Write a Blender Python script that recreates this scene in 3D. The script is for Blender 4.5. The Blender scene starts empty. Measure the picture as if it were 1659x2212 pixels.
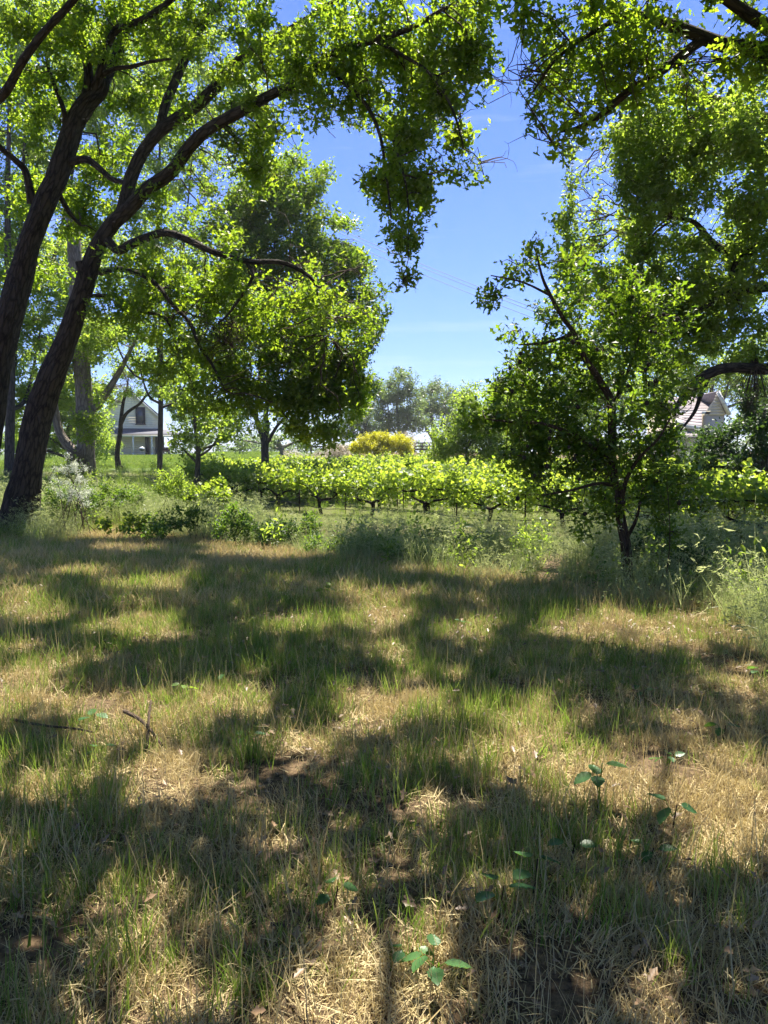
import bpy, math, random
import numpy as np
from mathutils import Vector
R = math.radians
rng = np.random.default_rng(7)
random.seed(7)
sc = bpy.context.scene
COL = sc.collection

# ------------------------------------------------------------------ camera
EYE = 1.6
PITCH = math.atan(126 / 1659)
cam_d = bpy.data.cameras.new('camera'); cam_d.sensor_fit = 'HORIZONTAL'
cam_d.sensor_width = 36; cam_d.lens = 36; cam_d.clip_start = .05; cam_d.clip_end = 3000
cam = bpy.data.objects.new('camera', cam_d); COL.objects.link(cam)
cam.location = (0, 0, EYE); cam.rotation_euler = (math.pi / 2 - PITCH, 0, 0)
sc.camera = cam
# ------------------------------------------------------------------ light
SUN_EL, SUN_AZ = R(65), R(12)          # azimuth from +Y towards +X
S = np.array([math.sin(SUN_AZ) * math.cos(SUN_EL), math.cos(SUN_AZ) * math.cos(SUN_EL), math.sin(SUN_EL)])
w = bpy.data.worlds.new('World'); sc.world = w; w.use_nodes = True
nt = w.node_tree; nt.nodes.clear()
wo = nt.nodes.new('ShaderNodeOutputWorld'); bg = nt.nodes.new('ShaderNodeBackground')
sky = nt.nodes.new('ShaderNodeTexSky'); sky.sky_type = 'NISHITA'; sky.sun_disc = False
sky.sun_elevation = SUN_EL; sky.sun_rotation = SUN_AZ
sky.air_density = 1.0; sky.dust_density = .15; sky.ozone_density = 2.0; sky.altitude = 50
tint = nt.nodes.new('ShaderNodeMix'); tint.data_type = 'RGBA'; tint.blend_type = 'MULTIPLY'; tint.inputs[0].default_value = 1
tint.inputs[7].default_value = (.57, .72, 1.24, 1)
bg.inputs[1].default_value = .05
nt.links.new(sky.outputs[0], tint.inputs[6])
# thin cirrus wisps low in the sky
tc = nt.nodes.new('ShaderNodeTexCoord'); mp = nt.nodes.new('ShaderNodeMapping'); mp.inputs['Scale'].default_value = (3, 3, 26)
no = nt.nodes.new('ShaderNodeTexNoise'); no.inputs['Scale'].default_value = 1.6; no.inputs['Detail'].default_value = 6
rp = nt.nodes.new('ShaderNodeValToRGB'); rp.color_ramp.elements[0].position = .58; rp.color_ramp.elements[1].position = .85
rp.color_ramp.elements[0].color = (0, 0, 0, 1); rp.color_ramp.elements[1].color = (.25, .25, .25, 1)
cm = nt.nodes.new('ShaderNodeMix'); cm.data_type = 'RGBA'; cm.inputs[7].default_value = (7.5, 7.8, 8.2, 1)
nt.links.new(tc.outputs['Generated'], mp.inputs[0]); nt.links.new(mp.outputs[0], no.inputs[0]); nt.links.new(no.outputs[0], rp.inputs[0])
nt.links.new(rp.outputs[0], cm.inputs[0]); nt.links.new(tint.outputs[2], cm.inputs[6])
nt.links.new(cm.outputs[2], bg.inputs[0]); nt.links.new(bg.outputs[0], wo.inputs[0])
sun_d = bpy.data.lights.new('sun', 'SUN'); sun_d.energy = 5; sun_d.angle = R(.53); sun_d.color = (1, .94, .82)
sun = bpy.data.objects.new('sun', sun_d); COL.objects.link(sun)
sun.rotation_euler = Vector(S).to_track_quat('Z', 'Y').to_euler(); sun.location = (0, 0, 40)
sc.view_settings.view_transform = 'Standard'; sc.view_settings.look = 'None'
sc.view_settings.exposure = 1.74; sc.view_settings.gamma = 1; sc.view_settings.use_curve_mapping = False
cy = sc.cycles
cy.max_bounces = 6; cy.diffuse_bounces = 3; cy.glossy_bounces = 2; cy.transmission_bounces = 4; cy.transparent_max_bounces = 4
cy.use_adaptive_sampling = True; cy.adaptive_threshold = .015; cy.use_denoising = True; cy.sample_clamp_indirect = 6
cy.caustics_reflective = False; cy.caustics_refractive = False

# ------------------------------------------------------------------ helpers
CP, SP = math.cos(PITCH), math.sin(PITCH)
def P(u, v, d):
    a = (u - 829.5) / 1659; b = (1106 - v) / 1659
    y = CP + b * SP; z = -SP + b * CP
    return np.array([a * d / y, d, EYE + z * d / y])
def proj(p):
    p = np.atleast_2d(p); X = p[:, 0]; Y = p[:, 1]; Z = p[:, 2] - EYE
    f = Y * CP - Z * SP; up = Y * SP + Z * CP
    f = np.where(f < .05, .05, f)
    return 829.5 + 1659 * X / f, 1106 - 1659 * up / f
def inpoly(x, y, poly):
    c = np.zeros(len(x), bool); n = len(poly)
    for i in range(n):
        x1, y1 = poly[i]; x2, y2 = poly[(i + 1) % n]
        k = ((y1 > y) != (y2 > y)) & (x < (x2 - x1) * (y - y1) / (y2 - y1 + 1e-9) + x1)
        c ^= k
    return c
def smooth(a, b, x):
    t = np.clip((x - a) / (b - a), 0, 1); return t * t * (3 - 2 * t)
def vnoise(x, y, s=1.0, seed=0):
    """value noise, 0..1"""
    x = np.asarray(x, float) * s; y = np.asarray(y, float) * s
    xi = np.floor(x); yi = np.floor(y); fx = x - xi; fy = y - yi
    fx = fx * fx * (3 - 2 * fx); fy = fy * fy * (3 - 2 * fy)
    def h(a, b):
        t = np.sin(a * 127.1 + b * 311.7 + seed * 74.7) * 43758.5453
        return t - np.floor(t)
    return (h(xi, yi) * (1 - fx) + h(xi + 1, yi) * fx) * (1 - fy) + (h(xi, yi + 1) * (1 - fx) + h(xi + 1, yi + 1) * fx) * fy
def fbm(x, y, s=1.0, seed=0):
    return (vnoise(x, y, s, seed) + .5 * vnoise(x, y, 2.1 * s, seed + 3) + .25 * vnoise(x, y, 4.3 * s, seed + 9)) / 1.75
def H(x, y):
    x = np.asarray(x, float); y = np.asarray(y, float)
    side = smooth(-3, -13, x - .0 + (0 - y) * .18)          # 1 on the rise at the left
    side = smooth(.20, .30, -x / np.maximum(y, 1)) * smooth(16, 24, y)
    c = -.3 * smooth(11, 17, y) + .2 * smooth(30, 50, y) + 1.15 * smooth(50, 68, y) + .65 * smooth(66, 92, y)
    l = .28 * smooth(18, 29, y) + .3 * smooth(29, 50, y) + 0.74 * smooth(48, 90, y)
    b = .05 * (vnoise(x, y, .45, 2) - .5) + .035 * (vnoise(x, y, 1.7, 5) - .5)
    return c * (1 - side) + l * side + b * (1 + smooth(10, 30, y))
def link(o, parent=None):
    COL.objects.link(o)
    if parent is not None: o.parent = parent
    return o
def tag(o, label=None, cat=None, group=None, kind=None):
    if label: o['label'] = label
    if cat: o['category'] = cat
    if group: o['group'] = group
    if kind: o['kind'] = kind
    return o
def empty(name, loc, label=None, cat=None, group=None, rz=0):
    o = bpy.data.objects.new(name, None); o.location = [float(q) for q in loc]; o.rotation_euler = (0, 0, rz); link(o)
    o.empty_display_size = .2
    return tag(o, label, cat, group)
def mesh_np(name, verts, faces, attrs=None, smooth_sh=False, k=None):
    """verts Nx3; faces MxK array (constant K)"""
    me = bpy.data.meshes.new(name)
    verts = np.asarray(verts, np.float32); faces = np.asarray(faces, np.int32); K = faces.shape[1]; M = len(faces)
    me.vertices.add(len(verts)); me.vertices.foreach_set('co', verts.ravel())
    me.loops.add(M * K); me.loops.foreach_set('vertex_index', faces.ravel())
    me.polygons.add(M); me.polygons.foreach_set('loop_start', np.arange(M, dtype=np.int32) * K)
    me.update(calc_edges=True)
    for n, (typ, dat) in (attrs or {}).items():
        at = me.attributes.new(n, typ, 'POINT')
        at.data.foreach_set('vector' if typ == 'FLOAT_VECTOR' else 'value', np.asarray(dat, np.int32 if typ == 'INT' else np.float32).ravel())
    if smooth_sh: me.polygons.foreach_set('use_smooth', np.ones(M, bool))
    return me
class MB:
    """collects quads"""
    def __init__(s): s.v = []; s.f = []; s.n = 0; s.b = []
    def add(s, v, f, b=None):
        v = np.asarray(v, float); s.v.append(v); s.f.append(np.asarray(f, int) + s.n); s.n += len(v)
        s.b.append(np.zeros((len(v), 3)) if b is None else b)
    def box(s, c, size, rz=0, rx=0, ry=0):
        x, y, z = np.array(size) / 2.
        v = np.array([(-x, -y, -z), (x, -y, -z), (x, y, -z), (-x, y, -z), (-x, -y, z), (x, -y, z), (x, y, z), (-x, y, z)])
        if rx: a, b = math.cos(rx), math.sin(rx); v = v @ np.array([[1, 0, 0], [0, a, -b], [0, b, a]]).T
        if ry: a, b = math.cos(ry), math.sin(ry); v = v @ np.array([[a, 0, b], [0, 1, 0], [-b, 0, a]]).T
        if rz: a, b = math.cos(rz), math.sin(rz); v = v @ np.array([[a, -b, 0], [b, a, 0], [0, 0, 1]]).T
        s.add(v + np.array(c), [(3, 2, 1, 0), (4, 5, 6, 7), (0, 1, 5, 4), (1, 2, 6, 5), (2, 3, 7, 6), (3, 0, 4, 7)])
    def prism(s, pts, thick):
        """quad pts (4 corners, 3D) extruded along thick vector"""
        p = np.array(pts, float); q = p + np.array(thick, float)
        s.add(np.vstack([p, q]), [(0, 1, 2, 3), (7, 6, 5, 4), (0, 4, 5, 1), (1, 5, 6, 2), (2, 6, 7, 3), (3, 7, 4, 0)])
    def tube(s, pts, rad, n=6, cap=True, rough=0, sub=1):
        pts = np.array(pts, float); rad = np.array(rad, float)
        if sub > 1: pts, rad = spline(pts, rad, sub)
        m = len(pts); t = np.gradient(pts, axis=0); t /= np.linalg.norm(t, axis=1)[:, None] + 1e-9
        ref = np.array([.0, 1., .15]) if abs(t[0][1]) < .8 else np.array([1., 0, .1])
        a = np.cross(t, ref); a /= np.linalg.norm(a, axis=1)[:, None] + 1e-9; b = np.cross(a, t)
        th = np.linspace(0, 2 * math.pi, n, endpoint=False)
        L = np.concatenate([[0], np.cumsum(np.linalg.norm(np.diff(pts, axis=0), axis=1))])
        rr = np.repeat(rad[:, None], n, 1)
        if rough:
            tt = np.repeat(th[None], m, 0); ll = np.repeat(L[:, None], n, 1)
            rg = vnoise(tt * 3.2 + .6 * np.sin(ll * 2.1), ll * 2.2, 1.6, 11); rg2 = vnoise(np.cos(tt) * 2, np.sin(tt) * 2 + ll * .9, 1.2, 4)
            rr = rr * (1 + rough * (rg - .5) + .12 * (rg2 - .5) * (rough > .02))
        v = pts[:, None] + rr[..., None] * (np.cos(th)[None, :, None] * a[:, None] + np.sin(th)[None, :, None] * b[:, None])
        bk = np.stack([rr * np.cos(th), rr * np.sin(th), np.repeat(L[:, None], n, 1)], -1).reshape(-1, 3)
        i = np.arange(m - 1)[:, None] * n; j = np.arange(n)[None]; j2 = (j + 1) % n
        f = np.stack([i + j, i + j2, i + n + j2, i + n + j], -1).reshape(-1, 4)
        s.add(v.reshape(-1, 3), f, bk)
        if cap and n == 4: s.add(v[-1], [(0, 1, 2, 3)]); s.add(v[0], [(3, 2, 1, 0)])
        elif cap and n >= 6 and n % 2 == 0:
            for e, ring in ((1, v[-1]), (0, v[0])):
                q = [(0, kk, kk + 1, kk + 2) for kk in range(1, n - 2, 2)]
                s.add(ring, q if e else [x[::-1] for x in q])
    def build(s, name, mat, parent=None, sm=False, loc=None):
        v = np.vstack(s.v); f = np.vstack(s.f)
        if loc is not None: v = v - np.array(loc)
        elif parent is not None: v = v - np.array(parent.location)
        me = mesh_np(name, v, f, {'bark': ('FLOAT_VECTOR', np.vstack(s.b))}, sm)
        me.materials.append(mat)
        o = bpy.data.objects.new(name, me)
        if loc is not None and parent is None: o.location = [float(q) for q in loc]
        return link(o, parent)
def spline(pts, rad, sub):
    p = np.vstack([2 * pts[0] - pts[1], pts, 2 * pts[-1] - pts[-2]]); r = np.concatenate([[rad[0]], rad, [rad[-1]]])
    out = []; ro = []
    for i in range(1, len(p) - 2):
        for k in range(sub):
            t = k / sub
            out.append(.5 * (2 * p[i] + (p[i + 1] - p[i - 1]) * t + (2 * p[i - 1] - 5 * p[i] + 4 * p[i + 1] - p[i + 2]) * t * t + (3 * p[i] - p[i - 1] - 3 * p[i + 1] + p[i + 2]) * t ** 3))
            ro.append(r[i] * (1 - t) + r[i + 1] * t)
    out.append(p[-2]); ro.append(r[-2])
    return np.array(out), np.array(ro)

# ------------------------------------------------------------------ materials
def newmat(name):
    m = bpy.data.materials.new(name); m.use_nodes = True; m.node_tree.nodes.clear(); return m, m.node_tree.nodes, m.node_tree.links
def leaf_mat(name, a, b, ta, tb, trans=.5, rough=.45, spec=.35, rand=False):
    """a,b reflected colours; ta,tb transmitted; attribute var (per leaf) blends"""
    m, N, L = newmat(name)
    out = N.new('ShaderNodeOutputMaterial'); at = N.new('ShaderNodeAttribute'); at.attribute_name = 'var'
    fac = at.outputs['Fac']
    if rand:
        oi = N.new('ShaderNodeObjectInfo'); mm = N.new('ShaderNodeMath'); mm.operation = 'MULTIPLY_ADD'
        mm.inputs[1].default_value = .6; L.new(oi.outputs['Random'], mm.inputs[0])
        m2 = N.new('ShaderNodeMath'); m2.operation = 'MULTIPLY'; m2.inputs[1].default_value = .4; L.new(fac, m2.inputs[0]); L.new(m2.outputs[0], mm.inputs[2]); fac = mm.outputs[0]
    def mix(c1, c2):
        x = N.new('ShaderNodeMix'); x.data_type = 'RGBA'; x.inputs[6].default_value = (*c1, 1); x.inputs[7].default_value = (*c2, 1); L.new(fac, x.inputs[0]); return x.outputs[2]
    p = N.new('ShaderNodeBsdfPrincipled'); L.new(mix(a, b), p.inputs['Base Color']); p.inputs['Roughness'].default_value = rough
    p.inputs['Specular IOR Level'].default_value = spec
    t = N.new('ShaderNodeBsdfTranslucent'); L.new(mix(ta, tb), t.inputs[0])
    mx = N.new('ShaderNodeMixShader'); mx.inputs[0].default_value = trans
    L.new(p.outputs[0], mx.inputs[1]); L.new(t.outputs[0], mx.inputs[2]); L.new(mx.outputs[0], out.inputs[0])
    return m
def bark_mat(name, a, b, scale=1.0, bump=.6):
    m, N, L = newmat(name); out = N.new('ShaderNodeOutputMaterial'); p = N.new('ShaderNodeBsdfPrincipled')
    at = N.new('ShaderNodeAttribute'); at.attribute_name = 'bark'; mp = N.new('ShaderNodeMapping'); mp.inputs['Scale'].default_value = (scale, scale, scale * .22)
    vo = N.new('ShaderNodeTexVoronoi'); vo.feature = 'DISTANCE_TO_EDGE'; vo.inputs['Scale'].default_value = 14
    no = N.new('ShaderNodeTexNoise'); no.inputs['Scale'].default_value = 9; no.inputs['Detail'].default_value = 8; no.inputs['Roughness'].default_value = .7
    nd = N.new('ShaderNodeMix'); nd.data_type = 'VECTOR'; nd.inputs[0].default_value = .12
    L.new(at.outputs['Vector'], mp.inputs[0]); L.new(mp.outputs[0], no.inputs[0]); L.new(mp.outputs[0], nd.inputs[4]); L.new(no.outputs['Color'], nd.inputs[5]); L.new(nd.outputs[1], vo.inputs[0])
    ml = N.new('ShaderNodeMath'); ml.operation = 'MULTIPLY_ADD'; ml.inputs[1].default_value = 2.5
    L.new(vo.outputs['Distance'], ml.inputs[0]); L.new(no.outputs[0], ml.inputs[2])
    rp = N.new('ShaderNodeValToRGB'); rp.color_ramp.elements[0].position = .35; rp.color_ramp.elements[1].position = 1.0
    rp.color_ramp.elements[0].color = (*a, 1); rp.color_ramp.elements[1].color = (*b, 1); L.new(ml.outputs[0], rp.inputs[0])
    L.new(rp.outputs[0], p.inputs['Base Color']); p.inputs['Roughness'].default_value = .9; p.inputs['Specular IOR Level'].default_value = .2
    bp = N.new('ShaderNodeBump'); bp.inputs['Strength'].default_value = min(1, bump * 1.5); bp.inputs['Distance'].default_value = .06; L.new(ml.outputs[0], bp.inputs['Height']); L.new(bp.outputs[0], p.inputs['Normal'])
    L.new(p.outputs[0], out.inputs[0]); return m
def plain(name, c, rough=.7, noise=.15, scale=6, spec=.3, metal=0, bump=0):
    m, N, L = newmat(name); out = N.new('ShaderNodeOutputMaterial'); p = N.new('ShaderNodeBsdfPrincipled')
    tc = N.new('ShaderNodeTexCoord'); no = N.new('ShaderNodeTexNoise'); no.inputs['Scale'].default_value = scale; no.inputs['Detail'].default_value = 7
    L.new(tc.outputs['Object'], no.inputs[0]); rp = N.new('ShaderNodeValToRGB'); rp.color_ramp.elements[0].position = .3; rp.color_ramp.elements[1].position = .7
    rp.color_ramp.elements[0].color = (*[q * (1 - noise) for q in c], 1); rp.color_ramp.elements[1].color = (*[min(1, q * (1 + noise)) for q in c], 1)
    L.new(no.outputs[0], rp.inputs[0]); L.new(rp.outputs[0], p.inputs['Base Color']); p.inputs['Roughness'].default_value = rough
    p.inputs['Specular IOR Level'].default_value = spec; p.inputs['Metallic'].default_value = metal
    if bump:
        bp = N.new('ShaderNodeBump'); bp.inputs['Strength'].default_value = bump; bp.inputs['Distance'].default_value = .02; L.new(no.outputs[0], bp.inputs['Height']); L.new(bp.outputs[0], p.inputs['Normal'])
    L.new(p.outputs[0], out.inputs[0]); return m
M = {}
M['oak'] = leaf_mat('oak leaf', (.024, .056, .014), (.070, .115, .020), (.17, .33, .012), (.58, .72, .04), .55)
M['oakdark'] = leaf_mat('dark oak leaf', (.022, .055, .014), (.060, .10, .020), (.11, .25, .012), (.44, .58, .03), .5)
M['oakfar'] = leaf_mat('light tree leaf', (.055, .10, .024), (.11, .165, .038), (.26, .42, .03), (.55, .68, .08), .6)
M['grey'] = leaf_mat('grey oak leaf', (.065, .105, .035), (.12, .165, .06), (.17, .27, .05), (.32, .44, .10), .45)
M['vine'] = leaf_mat('vine leaf', (.06, .12, .02), (.13, .19, .03), (.28, .45, .02), (.66, .76, .08), .5)
M['bramble'] = leaf_mat('bramble leaf', (.035, .085, .022), (.07, .13, .03), (.12, .28, .02), (.36, .5, .04), .42)
M['yellow'] = leaf_mat('yellow shrub leaf', (.30, .30, .012), (.50, .46, .02), (.55, .56, .01), (.85, .80, .03), .45)
M['pink'] = leaf_mat('pink blossom', (.30, .26, .18), (.70, .58, .50), (.30, .32, .15), (.7, .6, .5), .4)
M['white'] = leaf_mat('white blossom', (.5, .55, .42), (.75, .76, .66), (.5, .55, .4), (.7, .72, .6), .4)
M['conifer'] = leaf_mat('shrub leaf', (.02, .05, .016), (.045, .085, .022), (.06, .14, .02), (.16, .26, .03), .35)
M['green'] = leaf_mat('green grass blade', (.055, .12, .02), (.18, .21, .06), (.17, .34, .02), (.46, .54, .10), .45, rand=True)
M['dry'] = leaf_mat('dry grass blade', (.33, .245, .11), (.66, .54, .28), (.36, .26, .09), (.64, .54, .25), .3, .6, rand=True)
M['tall'] = leaf_mat('tall grass blade', (.12, .17, .05), (.38, .40, .20), (.22, .31, .06), (.56, .60, .26), .45, .38, .6, rand=True)
M['deadleaf'] = leaf_mat('dead leaf', (.10, .06, .035), (.32, .21, .12), (.1, .06, .03), (.2, .13, .07), .15, rand=True)
M['bark'] = bark_mat('oak bark', (.009, .008, .0065), (.085, .068, .052))
M['bark2'] = bark_mat('young bark', (.035, .022, .014), (.12, .078, .052), 2.5)
M['barkpale'] = bark_mat('pale bark', (.10, .085, .07), (.30, .26, .22), .8)
M['barkfar'] = bark_mat('grey bark', (.03, .026, .022), (.10, .085, .07), .8, .3)
M['vinebark'] = bark_mat('vine bark', (.010, .008, .007), (.05, .036, .028), 4)
M['twig'] = bark_mat('twig bark', (.03, .02, .014), (.10, .07, .05), 4, .2)
M['deadtwig'] = bark_mat('dead twig', (.10, .08, .06), (.26, .21, .17), 4, .2)

def ground_mat():
    m, N, L = newmat('ground soil and litter'); out = N.new('ShaderNodeOutputMaterial'); p = N.new('ShaderNodeBsdfPrincipled')
    g = N.new('ShaderNodeNewGeometry')
    n1 = N.new('ShaderNodeTexNoise'); n1.inputs['Scale'].default_value = 28; n1.inputs['Detail'].default_value = 10; n1.inputs['Roughness'].default_value = .7
    n2 = N.new('ShaderNodeTexNoise'); n2.inputs['Scale'].default_value = 1.1; n2.inputs['Detail'].default_value = 5
    L.new(g.outputs['Position'], n1.inputs[0]); L.new(g.outputs['Position'], n2.inputs[0])
    r1 = N.new('ShaderNodeValToRGB'); e = r1.color_ramp.elements; e[0].position = .35; e[0].color = (.03, .021, .014, 1); e[1].position = .68; e[1].color = (.24, .165, .095, 1)
    L.new(n1.outputs[0], r1.inputs[0])
    at = N.new('ShaderNodeAttribute'); at.attribute_name = 'green'
    r2 = N.new('ShaderNodeMix'); r2.data_type = 'RGBA'; r2.inputs[7].default_value = (.07, .115, .025, 1); L.new(r1.outputs[0], r2.inputs[6]); L.new(at.outputs['Fac'], r2.inputs[0])
    L.new(r2.outputs[2], p.inputs['Base Color']); p.inputs['Roughness'].default_value = .95; p.inputs['Specular IOR Level'].default_value = .1
    bp = N.new('ShaderNodeBump'); bp.inputs['Strength'].default_value = .8; bp.inputs['Distance'].default_value = .03; L.new(n1.outputs[0], bp.inputs['Height']); L.new(bp.outputs[0], p.inputs['Normal'])
    L.new(p.outputs[0], out.inputs[0]); return m

# ------------------------------------------------------------------ ground
def build_ground():
    ys = np.concatenate([np.arange(-14, 22, .16), np.arange(22, 100, .9), np.geomspace(100, 1400, 26)])
    xs0 = np.concatenate([-np.geomspace(30, 1, 40), np.linspace(-1, 1, 31)[1:-1], np.geomspace(1, 30, 40)]) / 30.
    X = xs0[None] * (20 + np.abs(ys)[:, None] * 1.5); Y = np.repeat(ys[:, None], X.shape[1], 1)
    Z = H(X, Y); gr = smooth(17, 22, Y) * .55
    gr = np.maximum(gr, (X < -3) * smooth(40, 50, Y) * .9); gr = gr * (1 - .8 * (smooth(58, 66, Y) * (X > -3)))
    r, c = X.shape; i = np.arange(r - 1)[:, None] * c + np.arange(c - 1)[None]
    f = np.stack([i, i + 1, i + c + 1, i + c], -1).reshape(-1, 4)
    me = mesh_np('ground', np.stack([X, Y, Z], -1).reshape(-1, 3), f, {'green': ('FLOAT', gr)}, True)
    me.materials.append(ground_mat()); tag(link(bpy.data.objects.new('ground', me)), kind='structure')
build_ground()

# ------------------------------------------------------------------ leaf templates
def leaf_shape(kind):
    if kind == 'lobed':
        h = [(0, 0), (.26, .19), (.40, .09), (.60, .30), (.74, .14), (1, .0)]
        v = [(x, y, .10 * y * 3) for x, y in h] + [(x, -y, .10 * y * 3) for x, y in h[1:-1]]
        f = [(0, 5, 4, 3), (0, 3, 2, 1), (0, 7, 8, 9), (0, 9, 5, 5)]
        f = [(0, 2, 1, 1), (0, 5, 4, 2), (2, 4, 3, 3), (0, 6, 7, 7), (0, 7, 9, 5), (7, 8, 9, 9)]
        tri = [(0, 2, 1), (0, 5, 4), (0, 4, 2), (2, 4, 3), (0, 6, 7), (0, 7, 9), (0, 9, 5), (7, 8, 9)]
        return np.array(v), np.array(tri)
    if kind == 'oval':
        v = [(0, 0, 0), (.35, .24, .07), (.75, .2, .05), (1, 0, -.06), (.75, -.2, .05), (.35, -.24, .07)]
        return np.array(v), np.array([(0, 3, 2), (0, 2, 1), (0, 4, 3), (0, 5, 4)])
    if kind == 'round':
        v = [(0, 0, 0), (-.1, .35, .06), (.4, .52, .05), (.75, .3, 0), (1, 0, -.1), (.75, -.3, 0), (.4, -.52, .05), (-.1, -.35, .06)]
        return np.array(v), np.array([(0, 2, 1), (0, 4, 2), (2, 4, 3), (0, 6, 4), (4, 6, 5), (0, 7, 6)])
    if kind == 'narrow':
        v = [(0, 0, 0), (.5, .12, .03), (1, 0, -.05), (.5, -.12, .03)]
        return np.array(v), np.array([(0, 2, 1), (0, 3, 2)])
    v = [(0, 0, 0), (.5, .3, .08), (1, 0, -.04), (.5, -.3, .08)]
    return np.array(v), np.array([(0, 2, 1), (0, 3, 2)])
def rot_from(axis, spin):
    """rotation matrices whose local z is axis, spun by spin"""
    z = axis / (np.linalg.norm(axis, axis=1)[:, None] + 1e-9)
    ref = np.where(np.abs(z[:, 2:3]) > .9, np.array([[1., 0, 0]]), np.array([[0., 0, 1]]))
    x = np.cross(ref, z); x /= np.linalg.norm(x, axis=1)[:, None] + 1e-9; y = np.cross(z, x)
    c, s = np.cos(spin)[:, None], np.sin(spin)[:, None]
    return np.stack([x * c + y * s, y * c - x * s, z], -1)
def sprig_template(kind, n, g):
    lv, lf = leaf_shape(kind); V = []; F = []; U = []
    for k in range(n):
        az = k * 2.4 + g.uniform(-.4, .4); el = g.uniform(-.15, 1.1); s = g.uniform(.7, 1.15); roll = g.uniform(-.7, .7)
        x = np.array([math.cos(az) * math.cos(el), math.sin(az) * math.cos(el), math.sin(el)])
        y = np.array([-math.sin(az), math.cos(az), 0]); z = np.cross(x, y)
        y2 = y * math.cos(roll) + z * math.sin(roll); z2 = np.cross(x, y2)
        base = np.array([g.normal(0, .12), g.normal(0, .12), .5 - 2.6 * k / max(1, n - 1)])
        V.append(base + s * (lv[:, :1] * x + lv[:, 1:2] * y2 + lv[:, 2:3] * z2)); F.append(lf + k * len(lv)); U.append(np.full(len(lv), g.random()))
    return np.vstack(V), np.vstack(F), np.concatenate(U)
_T = {}
def templates(kind, n):
    if (kind, n) not in _T:
        g = np.random.default_rng(5); _T[(kind, n)] = [sprig_template(kind, n, g) for _ in range(4)]
    return _T[(kind, n)]
def leaves_mesh(name, pos, axis, size, kind, n, g, origin, tone=None):
    """tone: per sprig 0..1 offset"""
    tp = templates(kind, n); Vs = []; Fs = []; Us = []; off = 0
    pick = g.integers(0, 4, len(pos)); spin = g.uniform(0, 6.28, len(pos)); Rm = rot_from(axis, spin)
    sz = size * g.uniform(.55, 1.4, len(pos)); tone = g.random(len(pos)) if tone is None else tone
    for t in range(4):
        k = pick == t
        if not k.any(): continue
        v, f, u = tp[t]; m = k.sum()
        V = np.einsum('nij,vj->nvi', Rm[k], v) * sz[k][:, None, None] + pos[k][:, None]
        Vs.append(V.reshape(-1, 3)); Fs.append((f[None] + (np.arange(m) * len(v))[:, None, None]).reshape(-1, 3) + off)
        Us.append((np.clip(.55 * u[None] + .45 * tone[k][:, None], 0, 1)).ravel()); off += m * len(v)
    V = np.vstack(Vs) - np.array(origin)
    return mesh_np(name, V, np.vstack(Fs), {'var': ('FLOAT', np.concatenate(Us))})

# ------------------------------------------------------------------ sun patches wanted on the mown grass; crowns are carved open above them
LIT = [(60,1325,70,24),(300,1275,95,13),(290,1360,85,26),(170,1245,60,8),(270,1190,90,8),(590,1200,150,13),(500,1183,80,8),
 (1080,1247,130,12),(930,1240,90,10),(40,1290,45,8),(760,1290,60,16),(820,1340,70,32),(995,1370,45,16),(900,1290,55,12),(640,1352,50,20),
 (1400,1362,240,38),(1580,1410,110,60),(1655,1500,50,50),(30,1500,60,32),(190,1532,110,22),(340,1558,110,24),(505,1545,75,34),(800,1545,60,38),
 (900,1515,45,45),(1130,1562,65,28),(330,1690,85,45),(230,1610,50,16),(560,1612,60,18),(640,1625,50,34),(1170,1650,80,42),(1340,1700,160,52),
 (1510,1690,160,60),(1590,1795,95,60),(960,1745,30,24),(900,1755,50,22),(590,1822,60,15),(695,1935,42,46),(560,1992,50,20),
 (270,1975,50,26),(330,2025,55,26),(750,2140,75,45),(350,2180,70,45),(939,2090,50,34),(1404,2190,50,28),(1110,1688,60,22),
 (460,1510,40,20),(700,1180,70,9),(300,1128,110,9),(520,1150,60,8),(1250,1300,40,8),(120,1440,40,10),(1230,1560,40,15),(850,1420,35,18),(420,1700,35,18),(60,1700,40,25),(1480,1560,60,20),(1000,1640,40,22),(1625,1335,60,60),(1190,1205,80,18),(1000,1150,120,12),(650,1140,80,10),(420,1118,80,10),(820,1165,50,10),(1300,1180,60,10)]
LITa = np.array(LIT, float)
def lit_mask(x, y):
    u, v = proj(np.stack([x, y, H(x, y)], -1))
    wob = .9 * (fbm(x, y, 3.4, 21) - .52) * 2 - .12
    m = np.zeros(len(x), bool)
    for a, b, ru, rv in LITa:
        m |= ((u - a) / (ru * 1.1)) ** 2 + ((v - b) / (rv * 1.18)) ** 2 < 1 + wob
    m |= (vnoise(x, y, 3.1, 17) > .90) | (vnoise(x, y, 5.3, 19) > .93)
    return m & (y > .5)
def drops_on(p):
    """ground point each position shades"""
    z = p[:, 2]; return p[:, 0] - S[0] * z / S[2], p[:, 1] - S[1] * z / S[2]
SKY = [[(1085,10),(1105,70),(1150,110),(1112,180),(1130,240),(1190,290),(1180,345),(1235,335),(1215,400),(1225,455),(1130,465),(1100,515),(1015,520),(1005,570),(1015,600),(985,640),(1010,670),(1070,690),(1045,730),(1060,780),(1050,815),(985,825),(930,800),(850,790),(795,805),(795,760),(830,720),(848,660),(835,615),(790,545),(740,520),(690,500),(700,485),(800,500),(850,520),(865,600),(885,625),(905,590),(915,520),(940,450),(940,400),(1000,385),(1055,412),(1070,360),(1090,290),(1080,200),(1074,80)],
 [(680,265),(712,290),(702,350),(670,370),(655,300)], [(445,375),(520,385),(500,400),(450,398)]]
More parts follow.
